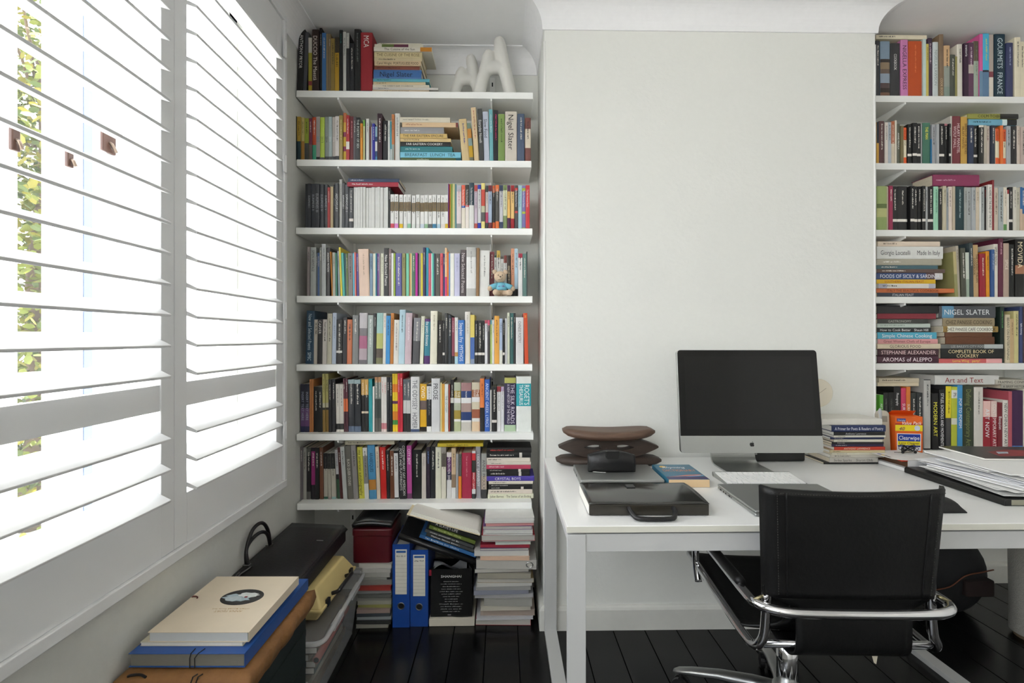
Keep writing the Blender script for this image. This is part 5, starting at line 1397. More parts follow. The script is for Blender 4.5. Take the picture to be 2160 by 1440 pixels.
# ================================================================== things on the alcove floor
FG = 1.0  # gain kept low, so the pile colours carry the alcove's shade
YA = 2.10
def mags(data, ox, oy, s, YS_, label, grp, zb, depth):
    """A pile of magazines and folders with their open edges to the room, top first; each one is lifted on the one below."""
    it = [ln.split() for ln in data.strip().split('\n')]; z = zb; out = []
    ths = [max(.0035, (float(a[3])-float(a[2]))/s*YS_/F) for a in it]
    tot = sum(ths)
    for i in range(len(it)-1, -1, -1):
        a = it[i]; th = ths[i]; X0 = Pxz(ox+float(a[0])/s, 700, YS_)[0]; X1 = Pxz(ox+float(a[1])/s, 700, YS_)[0]; kind = a[5] if len(a) > 5 else 'm'
        rg = random.Random(i*7+int(X1*999)); W_ = X1-X0; D_ = depth*rg.uniform(.9,1.0)
        nm = {'m':'magazine','f':'paper_folder','b':'lever_binder'}[kind]
        t = thing(nm, '%s %s, %s from the top of the %s' % (cname(a[4]), {'m':'magazine','f':'card folder','b':'ring binder'}[kind], ordinal(i+1), label), {'m':'magazine','f':'folder','b':'binder'}[kind], ((X0+X1)/2, YS_ + rg.uniform(-.008,.008), z), R(rg.uniform(-2.5,2.5)), grp)
        ct = min(.0012, th*.25)
        pm_ = mat(a[4], .65, gain=FG, var=.14, scale=160, stretch=(.3, 1, 14))
        MB().box(-W_/2+.001, W_/2-.001, .001, D_, ct, th-ct).build('page_block', pm_ if kind == 'm' else mat('a8a6a0', .7, gain=1.2, var=.15, scale=160, stretch=(.3,1,14)), t)
        cm = mat(a[4], .4, gain=FG)
        mb = MB(); mb.box(-W_/2, W_/2, 0, D_, 0, ct); mb.box(-W_/2, W_/2, 0, D_, th-ct, th-.0001)
        if kind != 'm': mb.box(W_/2-.0015, W_/2, 0, D_, 0, th-.0001)
        mb.build('cover', cm, t)
        if kind == 'b':
            MB().tube([(W_/2-.03+.014*math.cos(q), -.0005, th/2+.011*math.sin(q)) for q in [6.283*j/14 for j in range(14)]], .002, 6, closed=True).build('ring', STEEL, t)
        z += th + .0002; out.append(t)
    return z
mz = mags('''640 1170 108 140 d8d8d4
630 1165 145 168 d0d0cc
640 1165 180 215 d49898
610 1140 225 262 54286e f
630 1150 265 295 d0d0cc
610 1150 295 320 ccccc8
595 1175 320 385 a8303c f
605 1140 388 402 d0d0cc
745 1130 402 430 bcc4bc
580 1120 430 464 982a3a
580 1105 465 490 3e2c62 f
515 1110 490 547 c8c8c4
580 1115 550 592 d4b49c
535 1190 595 692 b4b4b0 b
520 1110 692 737 28282e f
550 1130 740 800 989488
550 1160 800 850 948460 f
545 1145 852 887 c0c0bc
530 1130 890 932 989896
510 1110 935 980 888c9a
520 1160 985 1027 a2a2a4
620 1145 1030 1112 9c9c96
585 1130 1112 1157 bcb8ac
580 1175 1157 1224 a2948a
540 1155 1225 1257 bcbcc0
530 1130 1257 1325 a03440 f''', 900, 1060, 5.144, YA, 'tall magazine pile beside the chimney', 'tall magazine pile in the alcove', 0, .21)
mz2 = mags('''180 545 660 700 bcbab4
230 540 700 738 b4b4b0
200 530 738 790 acaca8
220 490 790 828 a4a4a0
180 545 830 888 888884
180 540 890 937 98362f
170 540 940 975 949a9a
180 545 976 1016 626462
160 540 1018 1060 94968f
170 540 1062 1104 a4a498
170 540 1106 1142 949658
170 530 1145 1187 9e8a84
165 530 1190 1230 404850
165 540 1232 1272 969ea2
165 540 1275 1312 2e3030
165 510 1314 1352 96968e''', 720, 1060, 5.143, YA, 'magazine pile under the red tin', 'magazine pile under the red tin', 0, .22)
# ---- dark red tin box on the left pile
X0, X1 = Pxz(739, 700, YA)[0], Pxz(826, 700, YA)[0]; W_ = X1 - X0; zt_ = H - (1113-712)/F*2.12
tn = thing('storage_tin', 'dark red storage tin with rounded lid on the left magazine pile', 'tin', ((X0+X1)/2, YA+.012, mz2 + .0004))
TR = mat('5c141e', .3, gain=.75, spec=.6); th_ = zt_ - mz2
def rbox(x0, x1, y0, y1, z0, z1, r, n=5): 
    p = []
    for cx_, cy_, a0 in ((x1-r,y1-r,0),(x0+r,y1-r,90),(x0+r,y0+r,180),(x1-r,y0+r,270)): p += [(cx_+r*math.cos(R(a0+90*i/n)), cy_+r*math.sin(R(a0+90*i/n))) for i in range(n+1)]
    return MB().prism(p, z0, z1, 'Z')
rbox(-W_/2+.003, W_/2-.003, .003, .207, 0, th_*.80, .018).build('tin_body', TR, tn, bevel=.002)
rbox(-W_/2, W_/2, 0, .21, th_*.78, th_, .02).build('tin_lid', TR, tn, bevel=.006, seg=3)
o = MB(); o.grid(lambda u, v: (-W_/2*.96+W_*.95*u, .002+.2*v, .002 + .004*math.sin(u*7)*math.sin(v*3) + .010*math.sin(u*3.1)), 12, 8)
o = o.build('plastic_wallet', mat('17181a', .18, gain=1, var=.5, scale=25, spec=.7), loc=((X0+X1)/2, YA+.014, zt_+.004), smooth=True, solid=.014, off=1); tag(o, 'black shiny plastic document wallet lying on the red tin', 'wallet')
# ---- blue lever arch binders
BLUEB = mat('1c4ca4', .38, gain=.9); 
for (a, b, yt, lbl, y0) in ((828, 864, 1148, 'blue lever arch binder with white spine label, left of the pair', 2.095), (865.5, 903, 1160, 'blue lever arch binder with white spine label, right of the pair', 2.10)):
    X0, X1 = Pxz(a, 700, y0)[0], Pxz(b, 700, y0)[0]; W_ = X1-X0; hh = Pxz(a, yt, y0)[1]
    t = thing('lever_binder', lbl, 'binder', ((X0+X1)/2, y0, 0.0), 0, 'blue binders under the shelves')
    m = MB(); m.box(-W_/2, W_/2, 0, .003, 0, hh); m.box(-W_/2, -W_/2+.0025, .003, .22, 0, hh); m.box(W_/2-.0025, W_/2, .003, .22, 0, hh); m.build('case', BLUEB, t)
    MB().box(-W_/2+.006, W_/2-.006, .02, .21, .004, hh*.93).build('paper_block', PAPERW, t)
    lb = MB().box(-W_*.34, W_*.34, -.0008, 0, hh*.40, hh*.94).build('spine_label', mat('d8d6cc', .6, gain=1.1), t)
    ln_ = MB()
    for k in range(9): ln_.box(-W_*.33, W_*.33, -.0011, -.0008, hh*(.44+.045*k), hh*(.44+.045*k)+.0005)
    ln_.build('label_rules', mat('8a8a84', .6), lb)['kind'] = 'stuff'
    MB().box(-W_*.28, W_*.28, -.0012, -.0008, hh*.90, hh*.925).build('label_band', mat('2a5a9c', .5), lb)
    V, Fc, wd_ = dashes(random.Random(int(a)), 12); print_on('label_writing', V, Fc, lambda p: (-W_*.27 + p[0]/wd_*W_*.54, -.0012, hh*.85 + p[1]*.009), mat('6a6a68', .6, var=0), lb)
    m = MB(); m.tube([(.0135*math.cos(q), -.001, hh*.26+.0135*math.sin(q)) for q in [6.283*j/18 for j in range(18)]], .002, 6, closed=True); m.build('finger_ring', STEEL, t, smooth=True)
    MB().lathe([(.0125,0),(.0125,.0006)], n=18).build('finger_hole', INK, t, loc=(0, -.0002, hh*.26), rot=(R(90),0,0))
# ---- board on the floor with a black carrier bag
y0 = 2.10; X0, X1 = Pxz(905, 700, y0)[0], Pxz(1001, 700, y0)[0]
o = MB().box(X0, X1, y0, 2.42, 0.0, .032).build('offcut_board', mat('c8c2b4', .6, gain=1.1, var=.08), bevel=.002); tag(o, 'thick white painted board offcut lying under the black bag', 'board')
y1 = 2.115; X0, X1 = Pxz(908, 700, y1)[0], Pxz(996, 700, y1)[0]; W_ = X1-X0; hb2 = Pxz(950, 1199, y1)[1] - .033
bg_ = thing('carrier_bag', 'black glossy carrier bag with small white festival listing print', 'bag', ((X0+X1)/2, y1, .0325))
m = MB(); D_ = .10
m.grid(lambda u, v: (-W_/2+W_*u, .004*math.sin(u*6.28+v*2) , hb2*v), 8, 8); m.grid(lambda u, v: (W_/2-W_*u, D_ + .004*math.sin(u*5+v), hb2*v), 8, 8)
m.grid(lambda u, v: (-W_/2 + .02*math.sin(math.pi*u)*v, D_*(1-u), hb2*v), 4, 8); m.grid(lambda u, v: (W_/2 - .02*math.sin(math.pi*u)*v, D_*u, hb2*v), 4, 8); m.grid(lambda u, v: (-W_/2+W_*u, D_*(1-v), 0), 2, 2)
m.build('bag_body', mat('0c0c0d', .25, spec=.5, var=.2), bg_, smooth=True)
write(bg_, 'SHANGHAI', (0, -.006, hb2*.83), (1,0,0), (0,0,1), .015, mat('e4e4e2', .5, var=0), width=W_*.5)
rg = random.Random(5); mb = MB()
for k in range(13):
    V, Fc, wd_ = dashes(rg, rg.randint(18, 26)); L_ = W_*rg.uniform(.3,.62); b = len(mb.v)
    mb.add([(-L_/2 + p[0]/wd_*L_, -.0055, hb2*(.74-.052*k) + p[1]*.0045) for p in V], Fc)
o = mb.build('listing_print', mat('a8a8a6', .6, var=0), bg_); o['kind'] = 'stuff'
write(bg_, 'ooo', (-.008, -.0055, hb2*.045), (1,0,0), (0,0,1), .009, mat('d0d0ce', .5, var=0))
m = MB(); m.grid(lambda u, v: (-W_/2*.9+W_*.8*u, .02+.06*v + .008*math.sin(u*9), hb2 - .012 + .022*math.sin(u*4+v*3) + .02*u*v), 12, 6); m.build('tissue', mat('7a7c7e', .5, gain=1.1), bg_, smooth=True)
MB().box(-W_/2-.006, -W_/2+.004, -.001, .002, hb2*.86, hb2*.98).build('red_tab', mat('a0203a', .5), bg_)
# ---- slanted heap on top of binders and bag: black portfolio, books, card folder of papers
def slab(name, p0, p1, th, depth, y, mats_, label, cat, parts=True, cover=None, dz=0.0):
    """A flat thing lying at a slope: lower front edge runs from photo point p0 to p1 at room depth y."""
    a = Vector((Pxz(p0[0], p0[1], y)[0], y, Pxz(p0[0], p0[1], y)[1] + dz)); b = Vector((Pxz(p1[0], p1[1], y)[0], y, Pxz(p1[0], p1[1], y)[1] + dz))
    L = (b-a).length; ang = -math.atan2(b.z-a.z, b.x-a.x)
    t = thing(name, label, cat, a); t.rotation_euler = (0, ang, 0); return t, L
t, L = slab('portfolio_case', (838, 1136), (1001, 1192), .03, .2, 2.105, None, 'large black portfolio case lying at a slope across the blue binders', 'case')
MB().box(0, L, 0, .21, 0, .026).build('case_body', mat('121214', .35, var=.2), t, bevel=.006, seg=3)
MB().tube([(.0, .004, .013), (L, .004, .013)], .0125, 12).build('spine_roll', mat('161617', .3), t, smooth=True)
def slbook(p0, p1, px_th, col, txt, tcol, label, y=2.115, dp=.15):
    t, L = slab('paperback_book', p0, p1, 0, dp, y, None, label, 'book'); t['group'] = 'books on the sloping portfolio'
    th = px_th*y/F; m = MB(); cm = mat(col, .4, gain=1.3); m.box(0, L, 0, dp, 0, .0008); m.box(0, L, 0, dp, th-.0011, th-.0003); m.box(0, L, 0, .0012, 0, th-.0003); m.build('cover', cm, t); MB().box(.0006, L-.0006, .0012, dp-.001, .0008, th-.0011).build('page_block', PAPERW, t)
    if txt:
        V, Fc, wd_ = text_geo(txt); s_ = min(th*.62/.72, L*.8/wd_); print_on('spine_lettering', V, Fc, lambda p: (L*.1 + p[0]*s_*1.0, -.0004, th*.22 + p[1]*s_), mat(tcol, .6, var=0), t)
    else:
        V, Fc, wd_ = dashes(BR, 26); print_on('spine_lettering', V, Fc, lambda p: (L*.1 + p[0]/wd_*L*.6, -.0004, th*.3 + p[1]*th*.55), mat(tcol, .6, var=0), t)
slbook((884, 1133), (1003, 1176), 8, '2c5a8c', '', 'c8d4dc', 'blue-edged book lowest on the sloping portfolio')
slbook((898, 1129), (999, 1165), 7, '3a3c3c', '', 'd8d8d4', 'charcoal book second lowest on the sloping portfolio')
slbook((896, 1121), (998, 1157), 7, '404242', '', 'd8d8d4', 'grey-lettered book in the middle of the sloping pile')
slbook((904, 1114), (1001, 1148), 8, '5c6a2c', '', 'c8d08c', 'olive green book near the top of the sloping pile')
slbook((908, 1105.5), (1006, 1139.5), 9, '1a1a1a', 'A SLAVE\'S LIFE', 'dcdcd8', 'black book topmost of the sloping pile under the papers')
t, L = slab('card_folder', (858, 1087), (1012, 1131), 0, .2, 2.09, None, 'cream card folder stuffed with white papers on top of the sloping pile', 'folder', dz=.003)
MB().box(0, L, 0, .2, 0, .003).build('folder_back', mat('d4c8a8', .6, gain=1.15), t); 
for k in range(4): MB().box(.012+.003*k, L-.004*k, .003+.002*k, .19, .0032+.003*k, .0058+.003*k).build('sheet', PAPERW, t)

# ---- white organic sculptures on the top shelf
PLA = mat('d9d8d2', .55, var=.03, scale=30, bump=.04)
def hform(name, label, x0, x1, y0_, ytop, tall_left, tall_right, Y, scale=1.0, mirror=False):
    X0, _ = Pxz(x0, 700, Y); X1, _ = Pxz(x1, 700, Y); Wm = X1-X0; Hm = Pxz(x1, ytop, Y)[1] - SZ[0]
    r = Wm*.155
    mb = MB()
    mb.tube(smoothpath([(Wm*.10,0,r*.3),(Wm*.2,0,Hm*.3),(Wm*.30,0,Hm*.52),(Wm*.36,0,Hm*tall_left-r)],5), [r*.75]+[r*1.0]*14+[r*.85], 14)
    mb.tube(smoothpath([(Wm*.92,0,r*.3),(Wm*.82,0,Hm*.3),(Wm*.72,0,Hm*.55),(Wm*.62,0,Hm*tall_right-r)],5), [r*.8]+[r*1.05]*14+[r*.9], 14)
    mb.tube(smoothpath([(Wm*.26,0,Hm*.47),(Wm*.5,0,Hm*.50),(Wm*.74,0,Hm*.49)],6), r*1.0, 14)
    mb.ball((Wm*.36,0,Hm*tall_left-r), r*.86); mb.ball((Wm*.62,0,Hm*tall_right-r), r*.91)
    o = mb.build(name, PLA, loc=(X0, Y, SZ[0]+.0005), smooth=True)
    md = o.modifiers.new('remesh','REMESH'); md.mode = 'VOXEL'; md.voxel_size = .004; md.use_smooth_shade = True
    md = o.modifiers.new('smooth','SMOOTH'); md.iterations = 12; md.factor = .5
    tag(o, label, 'sculpture'); return o
hform('plaster_sculpture', 'larger white H-shaped plaster sculpture standing on the top shelf', 1000, 1086, 0, 77, .80, 1.0, 2.285)
hform('plaster_sculpture', 'smaller white H-shaped plaster sculpture behind the larger one', 947, 1022, 0, 114, .76, 1.0, 2.345)
# ---- teddy bear
X0, _ = Pxz(1057, 700, 2.225); s = 65*2.235/F/0.62
td = thing('teddy_bear', 'small beige teddy bear in a blue shirt sitting on the fourth left shelf', 'toy', (X0, 2.236, SZ[3] + .0004), R(8))
FUR = mat('cdb69c', .9, var=.18, scale=300, bump=.3); SHIRT = mat('74bcd2', .8, var=.08, scale=200, bump=.1)
s = 65*2.235/F                                                        # overall height
MB().ball((0, .010, s*.22), (s*.20, s*.17, s*.22)).build('body', FUR, td, smooth=True)
m = MB(); m.lathe([(s*.185, s*.20), (s*.20, s*.24), (s*.19, s*.34), (s*.15, s*.42), (s*.10, s*.455)], (0,.010,0), 20)
for q in (-1, 1): m.tube([(q*s*.10, .008, s*.39), (q*s*.24, -.002, s*.33), (q*s*.33, -.006, s*.28)], [s*.075, s*.085, s*.095], 12)
sh = m.build('shirt', SHIRT, td, smooth=True)
hd_ = MB(); hd_.ball((-s*.03, .004, s*.64), (s*.20, s*.17, s*.185)); hd_ = hd_.build('head', FUR, td, smooth=True)
MB().ball((-s*.05, -s*.14, s*.59), (s*.085, s*.07, s*.065)).build('muzzle', FUR, hd_, smooth=True)
MB().ball((-s*.055, -s*.205, s*.615), (s*.024, s*.016, s*.02), 10, 6).build('nose', INK, hd_, smooth=True)
for ex in (-.115, .02): MB().ball((s*ex, -s*.145, s*.675), s*.015, 10, 6).build('eye', INK, hd_, smooth=True)
for q in (-1, 1): MB().ball((s*(-.03 + q*.175), .006, s*.80), (s*.075, s*.04, s*.08)).build('ear', FUR, td, smooth=True)
for q in (-1, 1):
    MB().ball((q*s*.37, -.008, s*.25), (s*.08, s*.07, s*.085)).build('paw', FUR, td, smooth=True)
    MB().tube(smoothpath([(q*s*.10, -.002, s*.11), (q*s*.17, -.03, s*.10), (q*s*.21, -.05, s*.095)], 4), [s*.09]*9, 12).build('leg', FUR, td, smooth=True)
    MB().ball((q*s*.22, -.052, s*.10), (s*.10, s*.075, s*.10)).build('foot', FUR, td, smooth=True)
V, Fc, wd_ = dashes(random.Random(2), 8); print_on('shirt_print', V, Fc, lambda p: (-s*.11 + p[0]/wd_*s*.22, .010 - math.sqrt(max(0,(s*.197)**2 - (-s*.11 + p[0]/wd_*s*.22)**2)) - .0008, s*.30 + p[1]*s*.07), mat('7a5a9c', .6, var=0), sh)

# ================================================================== heap below the window
CRATE = mat('16201e', .6, gain=1.3)
cr_ = thing('storage_crate', 'dark green crate standing below the window under the parcel', 'crate', (-.765, 1.37, 0))
MB().box(-.15, .14, -.19, .19, 0, .378).build('crate_body', CRATE, cr_, bevel=.006)
for q in (.1, .2, .3): MB().box(.139, .143, -.18, .18, q, q+.02).build('rib', CRATE, cr_)
BP = mat('8c6238', .7, var=.35, scale=22, bump=.8)
pc = thing('paper_parcel', 'crumpled brown paper parcel under the blue folder', 'parcel', (-.765, 1.375, .379))
m = MB(); rg = random.Random(8)
for (fu) in (1,): 
    nx, ny = 14, 18
    hx, hy, hz = .158, .205, .052
    nz = lambda: rg.uniform(-.003, .003)
    top = {}
    def pt(i, j): 
        k = (i, j)
        if k not in top: top[k] = (-hx + 2*hx*i/nx + nz(), -hy + 2*hy*j/ny + nz(), hz + nz() - (.006 if i in (0,nx) or j in (0,ny) else 0))
        return top[k]
    vs = [pt(i, j) for j in range(ny+1) for i in range(nx+1)]; m.add(vs, [(j*(nx+1)+i, j*(nx+1)+i+1, (j+1)*(nx+1)+i+1, (j+1)*(nx+1)+i) for j in range(ny) for i in range(nx)])
    rim = [pt(i,0) for i in range(nx)] + [pt(nx,j) for j in range(ny)] + [pt(i,ny) for i in range(nx,0,-1)] + [pt(0,j) for j in range(ny,0,-1)]
    mid = [(x*1.012+nz(), y*1.012+nz(), hz*.5+nz()) for x,y,z in rim]; low = [(x*.98, y*.98, 0) for x,y,z in rim]; n_ = len(rim)
    m.add(rim+mid+low, [(n_+i, n_+(i+1)%n_, (i+1)%n_, i) for i in range(n_)] + [(2*n_+i, 2*n_+(i+1)%n_, n_+(i+1)%n_, n_+i) for i in range(n_)] + [tuple(range(2*n_, 3*n_))[::-1]])
m.build('wrapping', BP, pc, clean=True, smooth=True)
for dx in (-.012, .0):
    m = MB(); m.tube([(dx+.03, -.2085, .0), (dx+.034, -.2095, .03), (dx+.04, -.203, .054), (dx+.045, -.193, .054)], .0016, 6); m.build('string', INK, pc)
m = MB(); m.tube(smoothpath([(-.13,-.195,.052),(-.12,-.197,.056),(-.10,-.196,.056),(-.085,-.199,.052)],4), .003, 6); m.build('tie_end', INK, pc)
BF = mat('27549c', .4, gain=.95); z0 = .379 + .0575
bf = thing('box_folder', 'blue elasticated box folder lying on the brown parcel', 'folder', (-.767, 1.385, z0), R(-1))
W2_, D2_, T_ = .142, .185, .034
m = MB(); m.box(-W2_, W2_, -D2_, D2_, T_-.002, T_); m.box(-W2_, W2_, -D2_, D2_, 0, .002); m.box(W2_-.002, W2_, -D2_, D2_, 0, T_); m.build('cover', BF, bf, bevel=.001, seg=1)
MB().box(-W2_+.004, W2_-.004, -D2_+.004, D2_-.004, .002, T_-.002).build('paper_block', mat('7c7a72', .7, var=.2, scale=200, stretch=(.3,1,18)), bf)
m = MB()
for dx in (-.006, .006): m.tube([(.015+dx, -D2_-.001, .0), (.015+dx, -D2_-.0015, T_*.7), (.02+dx*1.5, -D2_, T_+.001), (.022+dx*2, -D2_+.018, T_+.0012)], .0012, 6)
m.build('elastic', INK, bf)
z1 = z0 + T_ + .0003
tb2 = thing('art_catalogue', 'thin white catalogue between the blue folder and the cream book', 'book', (-.772, 1.372, z1), R(-1))
MB().box(-.128, .124, -.142, .142, .0008, .009).build('page_block', PAPERW, tb2); m = MB(); m.box(-.13, .126, -.143, .143, 0, .0008); m.box(-.13, .126, -.143, .143, .009, .0098); m.build('cover', mat('cfc9b4', .5), tb2)
z2 = z1 + .0101
cb = thing('art_catalogue', 'cream art catalogue with an oval picture on top of the blue folder', 'book', (-.757, 1.372, z2), R(-1))
CT = mat('e0d2bc', .55, var=.09, scale=12)
MB().box(-.122, .122, -.1415, .139, .001, .0228).build('page_block', mat('cfd2d2', .7, var=.12, scale=220, stretch=(.3,1,22)), cb)
m = MB(); m.box(-.126, .126, -.143, .141, .0228, .0242); m.box(-.126, .126, -.143, .141, 0, .001); m.box(.1246, .126, -.143, .141, .001, .0228); m.build('cover', CT, cb)
ov = MB(); ov.lathe([(1,0),(1,.0003)], n=48); ov.v = [(x*.058+.018, y*.042+.022, z+.0243) for x,y,z in ov.v]; ov = ov.build('oval_picture', mat('23211f', .4, var=.2), cb)
def blob(cx_, cy_, rx, ry, h, k, z):
    rg = random.Random(k); pts = [(cx_+rx*math.cos(a)*rg.uniform(.75,1.15), cy_+ry*math.sin(a)*rg.uniform(.75,1.15)) for a in [6.283*i/22 for i in range(22)]]
    MB().prism(pts, z, z+.00025, 'Z').build('picture_shape', mat(h, .5, var=.25, scale=90), ov)
blob(.008, .018, .042, .022, 'a9bcc4', 1, .0247); blob(.030, .032, .030, .013, 'd8dcda', 2, .025); blob(.0, .012, .024, .012, 'c0ccd0', 3, .0252); blob(.03, .020, .005, .004, '9a3038', 4, .0255)
rw = mat('b08a50', .5, var=0)
write(cb, 'ANNA FIJORT', (.02, -.046, .0245), (-1,0,0), (0,-1,0), .012, rw, width=.075)
V, Fc, wd_ = dashes(random.Random(6), 26); print_on('subtitle', V, Fc, lambda p: (.02+.05 - p[0]/wd_*.10, -.036 - p[1]*.006, .0245), rw, cb)
m = MB(); m.tube(smoothpath([(-.126,.02,.02),(-.12,.022,.026),(-.108,.02,.026),(-.104,.014,.025)],4), .002, 6); m.build('ribbon', mat('5a2420', .6), cb)
# ---- clear plastic storage box, lid and contents
sb = thing('storage_box', 'clear plastic storage box with lid standing below the window', 'box', (-.755, 1.868, 0))
CLR = glassy('clear_plastic', (.7, .73, .75, 1), .15, .25); CLR2 = glassy('clear_plastic_rim', (.8, .82, .84, 1), .35, .25)
bx0, bx1, by0, by1, bh = -.165, .155, -.245, .245, .228
def taper(x0,x1,y0,y1,z0,z1,t, th=.003):
    m = MB(); 
    lo = rbox(x0+t,x1-t,y0+t,y1-t,0,1,.03).v; n_ = len(lo)//2; lo = [(x,y,z0) for x,y,_ in lo[:n_]]; hi = [(x,y,z1) for x,y,_ in rbox(x0,x1,y0,y1,0,1,.03).v[:n_]]
    m.add(lo+hi, [(i,(i+1)%n_,n_+(i+1)%n_,n_+i) for i in range(n_)] + [tuple(range(n_))[::-1]]); return m
taper(bx0+.008, bx1-.008, by0+.008, by1-.008, .002, bh, .025).build('tub', CLR, sb, smooth=False, solid=.002)
p = rbox(bx0-.004, bx1+.004, by0-.004, by1+.004, 0, 1, .035).v; n_ = len(p)//2; MB().tube([(x,y,bh) for x,y,_ in p[:n_]], .009, 8, closed=True).build('rim', CLR2, sb, smooth=True)
rbox(bx0+.012, bx1-.012, by0+.012, by1-.012, bh-.004, bh-.001, .03).build('lid', CLR, sb)
for y in (-.1, .1): MB().box(bx1-.006, bx1+.012, y-.05, y+.05, bh-.018, bh+.008).build('lid_clip', CLR2, sb, bevel=.004)
MB().tube([(bx1-.08, by0-.006, bh-.03), (bx1-.11, by0-.02, bh-.02), (bx1-.16, by0-.02, bh-.02), (bx1-.19, by0-.006, bh-.03)], .006, 8).build('handle', BLACK, sb, smooth=True)
rg = random.Random(12)
for k in range(6): 
    h = ('6a5c4a','8a8476','3a4a44','7a6a58','a09888','54483c')[k]; z = .012 + k*.028
    o = MB().box(-.11, .11, -.17, .17, 0, .024).build('stored_folder', mat(h, .6, gain=1.2, var=.3, scale=20), loc=(-.765 + rg.uniform(-.012,.012), 1.868 + rg.uniform(-.015,.015), z), rot=(0,0,R(rg.uniform(-3,3)))); tag(o, '%s folder packed inside the clear storage box, %s from the bottom' % (cname(h), ordinal(k+1)), 'folder', 'folders inside the storage box')
    MB().box(-.108, .108, -.1705, -.1695, .003, .021).build('paper_edge', PAPERW, o)
o = MB().tube([(-.632, 1.66, .15), (-.632, 1.98, .15)], .012, 14).build('rolled_print', mat('a05a50', .6), smooth=True); tag(o, 'red rolled print inside the clear storage box', 'roll')
MB().tube([(-.632, 1.6595, .15), (-.632, 1.661, .15)], .009, 12).build('roll_core', INK, o)
# ---- beige plastic case
BG = mat('d6c286', .5, var=.06, scale=20)
yc = thing('carry_case', 'beige hard plastic carry case with black handle on the storage box', 'case', (-.755, 1.875, bh+.010), R(-3))
def frustum(x0,x1,y0,y1,z0,z1,t):
    m = MB(); lo = [(x0,y0),(x1,y0),(x1,y1),(x0,y1)]; hi = [(x0+t,y0+t),(x1-t,y0+t),(x1-t,y1-t),(x0+t,y1-t)]
    return m.add([(x,y,z0) for x,y in lo] + [(x,y,z1) for x,y in hi], [(3,2,1,0),(4,5,6,7),(0,1,5,4),(1,2,6,5),(2,3,7,6),(3,0,4,7)])
fb = frustum(-.13,.13,-.16,.17,.045,0,.028); fb.f = [q[::-1] for q in fb.f]; fb.build('lower_shell', BG, yc, bevel=.006)
frustum(-.13,.13,-.16,.17,.049,.112,.034).build('upper_shell', BG, yc, bevel=.008, seg=3)
MB().box(-.134,.134,-.164,.174,.043,.052).build('seam_band', BG, yc, bevel=.003)
MB().tube(smoothpath([(.128,-.06,.06),(.150,-.058,.068),(.158,-.04,.078),(.158,.05,.078),(.150,.068,.068),(.128,.07,.06)],4), .0075, 8).build('handle', BLACK, yc, smooth=True)
for y in (-.105, .12): MB().box(.126,.137,y-.012,y+.012,.04,.066).build('latch', BLACK, yc, bevel=.002)
# ---- black leather briefcase, lying on the beige case
BL = mat('151417', .42, var=.15, scale=120, bump=.08)
bc = thing('briefcase', 'black leather briefcase lying flat below the window with its handle up', 'bag', (-.805, 1.86, .362))
bc.rotation_euler = (R(3.0), R(1.5), R(-3))
m = MB(); m.grid(lambda u, v: (-.118+.236*u, -.19+.42*v, .0), 2, 2)
rbox(-.118,.122,-.2,.24,.0,.062,.008).build('bag_body', BL, bc, bevel=.006, seg=2)
MB().grid(lambda u, v: (-.116+.242*u, -.205+.45*v, .066 + .008*math.sin(math.pi*u)*math.sin(math.pi*v) - (.018 if u > .97 else 0)), 12, 10).build('flap', BL, bc, smooth=True, solid=.004)
for k in (0, 1):
    hp = smoothpath([(-.10+.008*k,-.115+.0*k,.06),(-.108,-.105,.12),(-.106,-.07,.178-.03*k),(-.10,-.02,.185-.035*k),(-.098,.02,.14-.02*k),(-.095,.035,.06)],6)
    MB().tube(hp, .0065, 8).build('handle', BL, bc, smooth=True)
for y in (-.115, .035): MB().box(-.112,-.088,y-.009,y+.009,.060,.078).build('buckle', STEEL, bc, bevel=.002)
MB().tube(smoothpath([(-.10,-.16,.07),(-.095,-.185,.074),(-.085,-.20,.07),(-.09,-.17,.072),(-.08,-.12,.072)],4), .0028, 6).build('strap_hook', STEEL, bc, smooth=True)
MB().box(.062,.088,.085,.088,.0735,.0755).build('badge', mat('c8c8c8',.3,.8), bc)

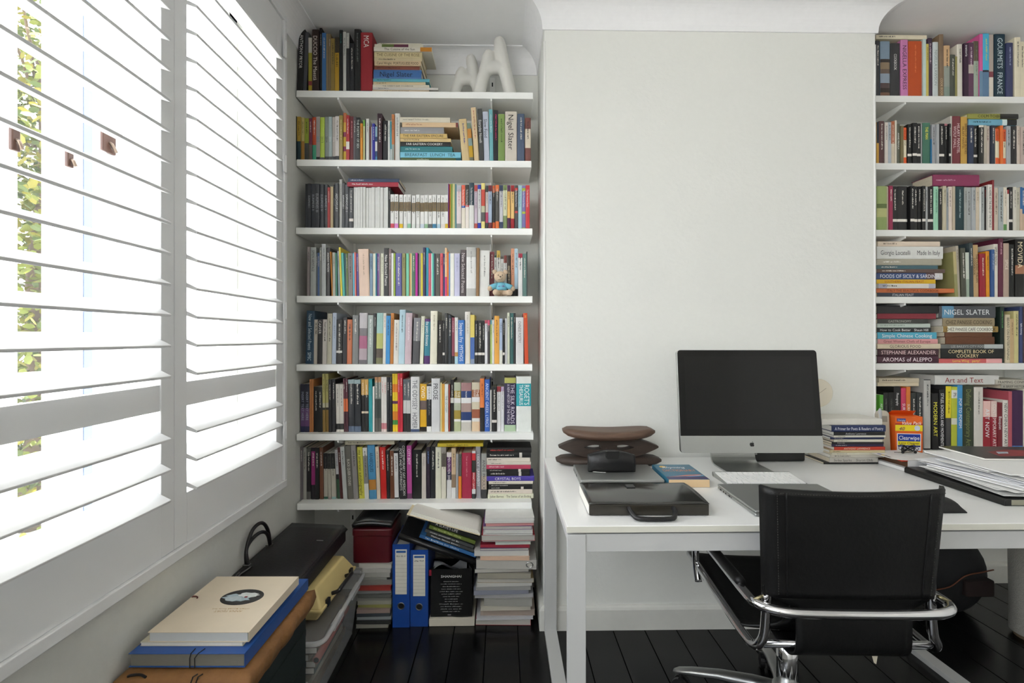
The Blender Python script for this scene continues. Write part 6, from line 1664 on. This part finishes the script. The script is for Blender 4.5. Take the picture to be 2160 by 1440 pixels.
# ================================================================== under the desk, right
bp = PD(2035, 1310, 2.2)
bgk = thing('backpack', 'dark backpack with brown piping on the floor under the desk', 'bag', (2.03, 2.20, 0))
DK = mat('17181a', .8, var=.2, scale=60, bump=.1)
m = MB(); m.ball((0,0,.17), (.16,.10,.18), 24, 14); m.v = [(x, y, max(0.002, z)) for x,y,z in m.v]; m.build('pack', DK, bgk, smooth=True)
MB().tube(smoothpath([(-.15,-.075,.12),(-.08,-.10,.15),(-.02,-.108,.20),(.06,-.105,.215),(.13,-.085,.215)],5), .0028, 6).build('piping', mat('6a3a24', .7), bgk, smooth=True)
rbox(-.02,.11,-.115,-.06,.11,.18,.012).build('pocket', mat('241614', .8), bgk, bevel=.006)
MB().tube(smoothpath([(-.05,-.03,.33),(-.06,-.03,.37),(.02,-.03,.375),(.02,-.03,.33)],5), .009, 8).build('grab_loop', DK, bgk, smooth=True)
BW = mat('b9b8b0', .3, var=.25, scale=220, bump=.6, spec=.6)
bw = thing('wrapped_roll', 'tall parcel in bubble wrap standing at the right under the desk', 'parcel', (2.19, 1.98, .0), R(6))
m = MB(); m.grid(lambda u, v: (.075*math.cos(6.283*u)*(1.0+.02*math.sin(v*9+u*12)), .075*math.sin(6.283*u)*(1+.03*math.sin(v*7+u*9)), .02+.62*v), 28, 14); m.add([(.07*math.cos(6.283*k/28), .07*math.sin(6.283*k/28), .02) for k in range(28)], [tuple(range(28))[::-1]]); m.add([(.073*math.cos(6.283*k/28), .073*math.sin(6.283*k/28), .64) for k in range(28)], [tuple(range(28))]); m.build('bubble_wrap', BW, bw, smooth=True)
MB().lathe([(.06,0),(.06,.03)], n=20).build('core_end', mat('7a6a54', .7), bw)
cbx = MB(); cbx.tube(smoothpath([(1.57,1.98,.70),(1.55,1.95,.5),(1.53,1.90,.30),(1.57,1.86,.10),(1.585,1.90,.006),(1.55,1.97,.005)],8), .003, 6); o = cbx.build('power_cable', mat('b0b0ac', .5), smooth=True); tag(o, 'grey power cable hanging down under the desk', 'cable')
MB().box(1.535,1.565,1.97,2.0,0,.018).build('plug', mat('b0b0ac', .5), o)
# ---- tidy up: the lettering source is not part of the place
bpy.data.objects.remove(_fo)
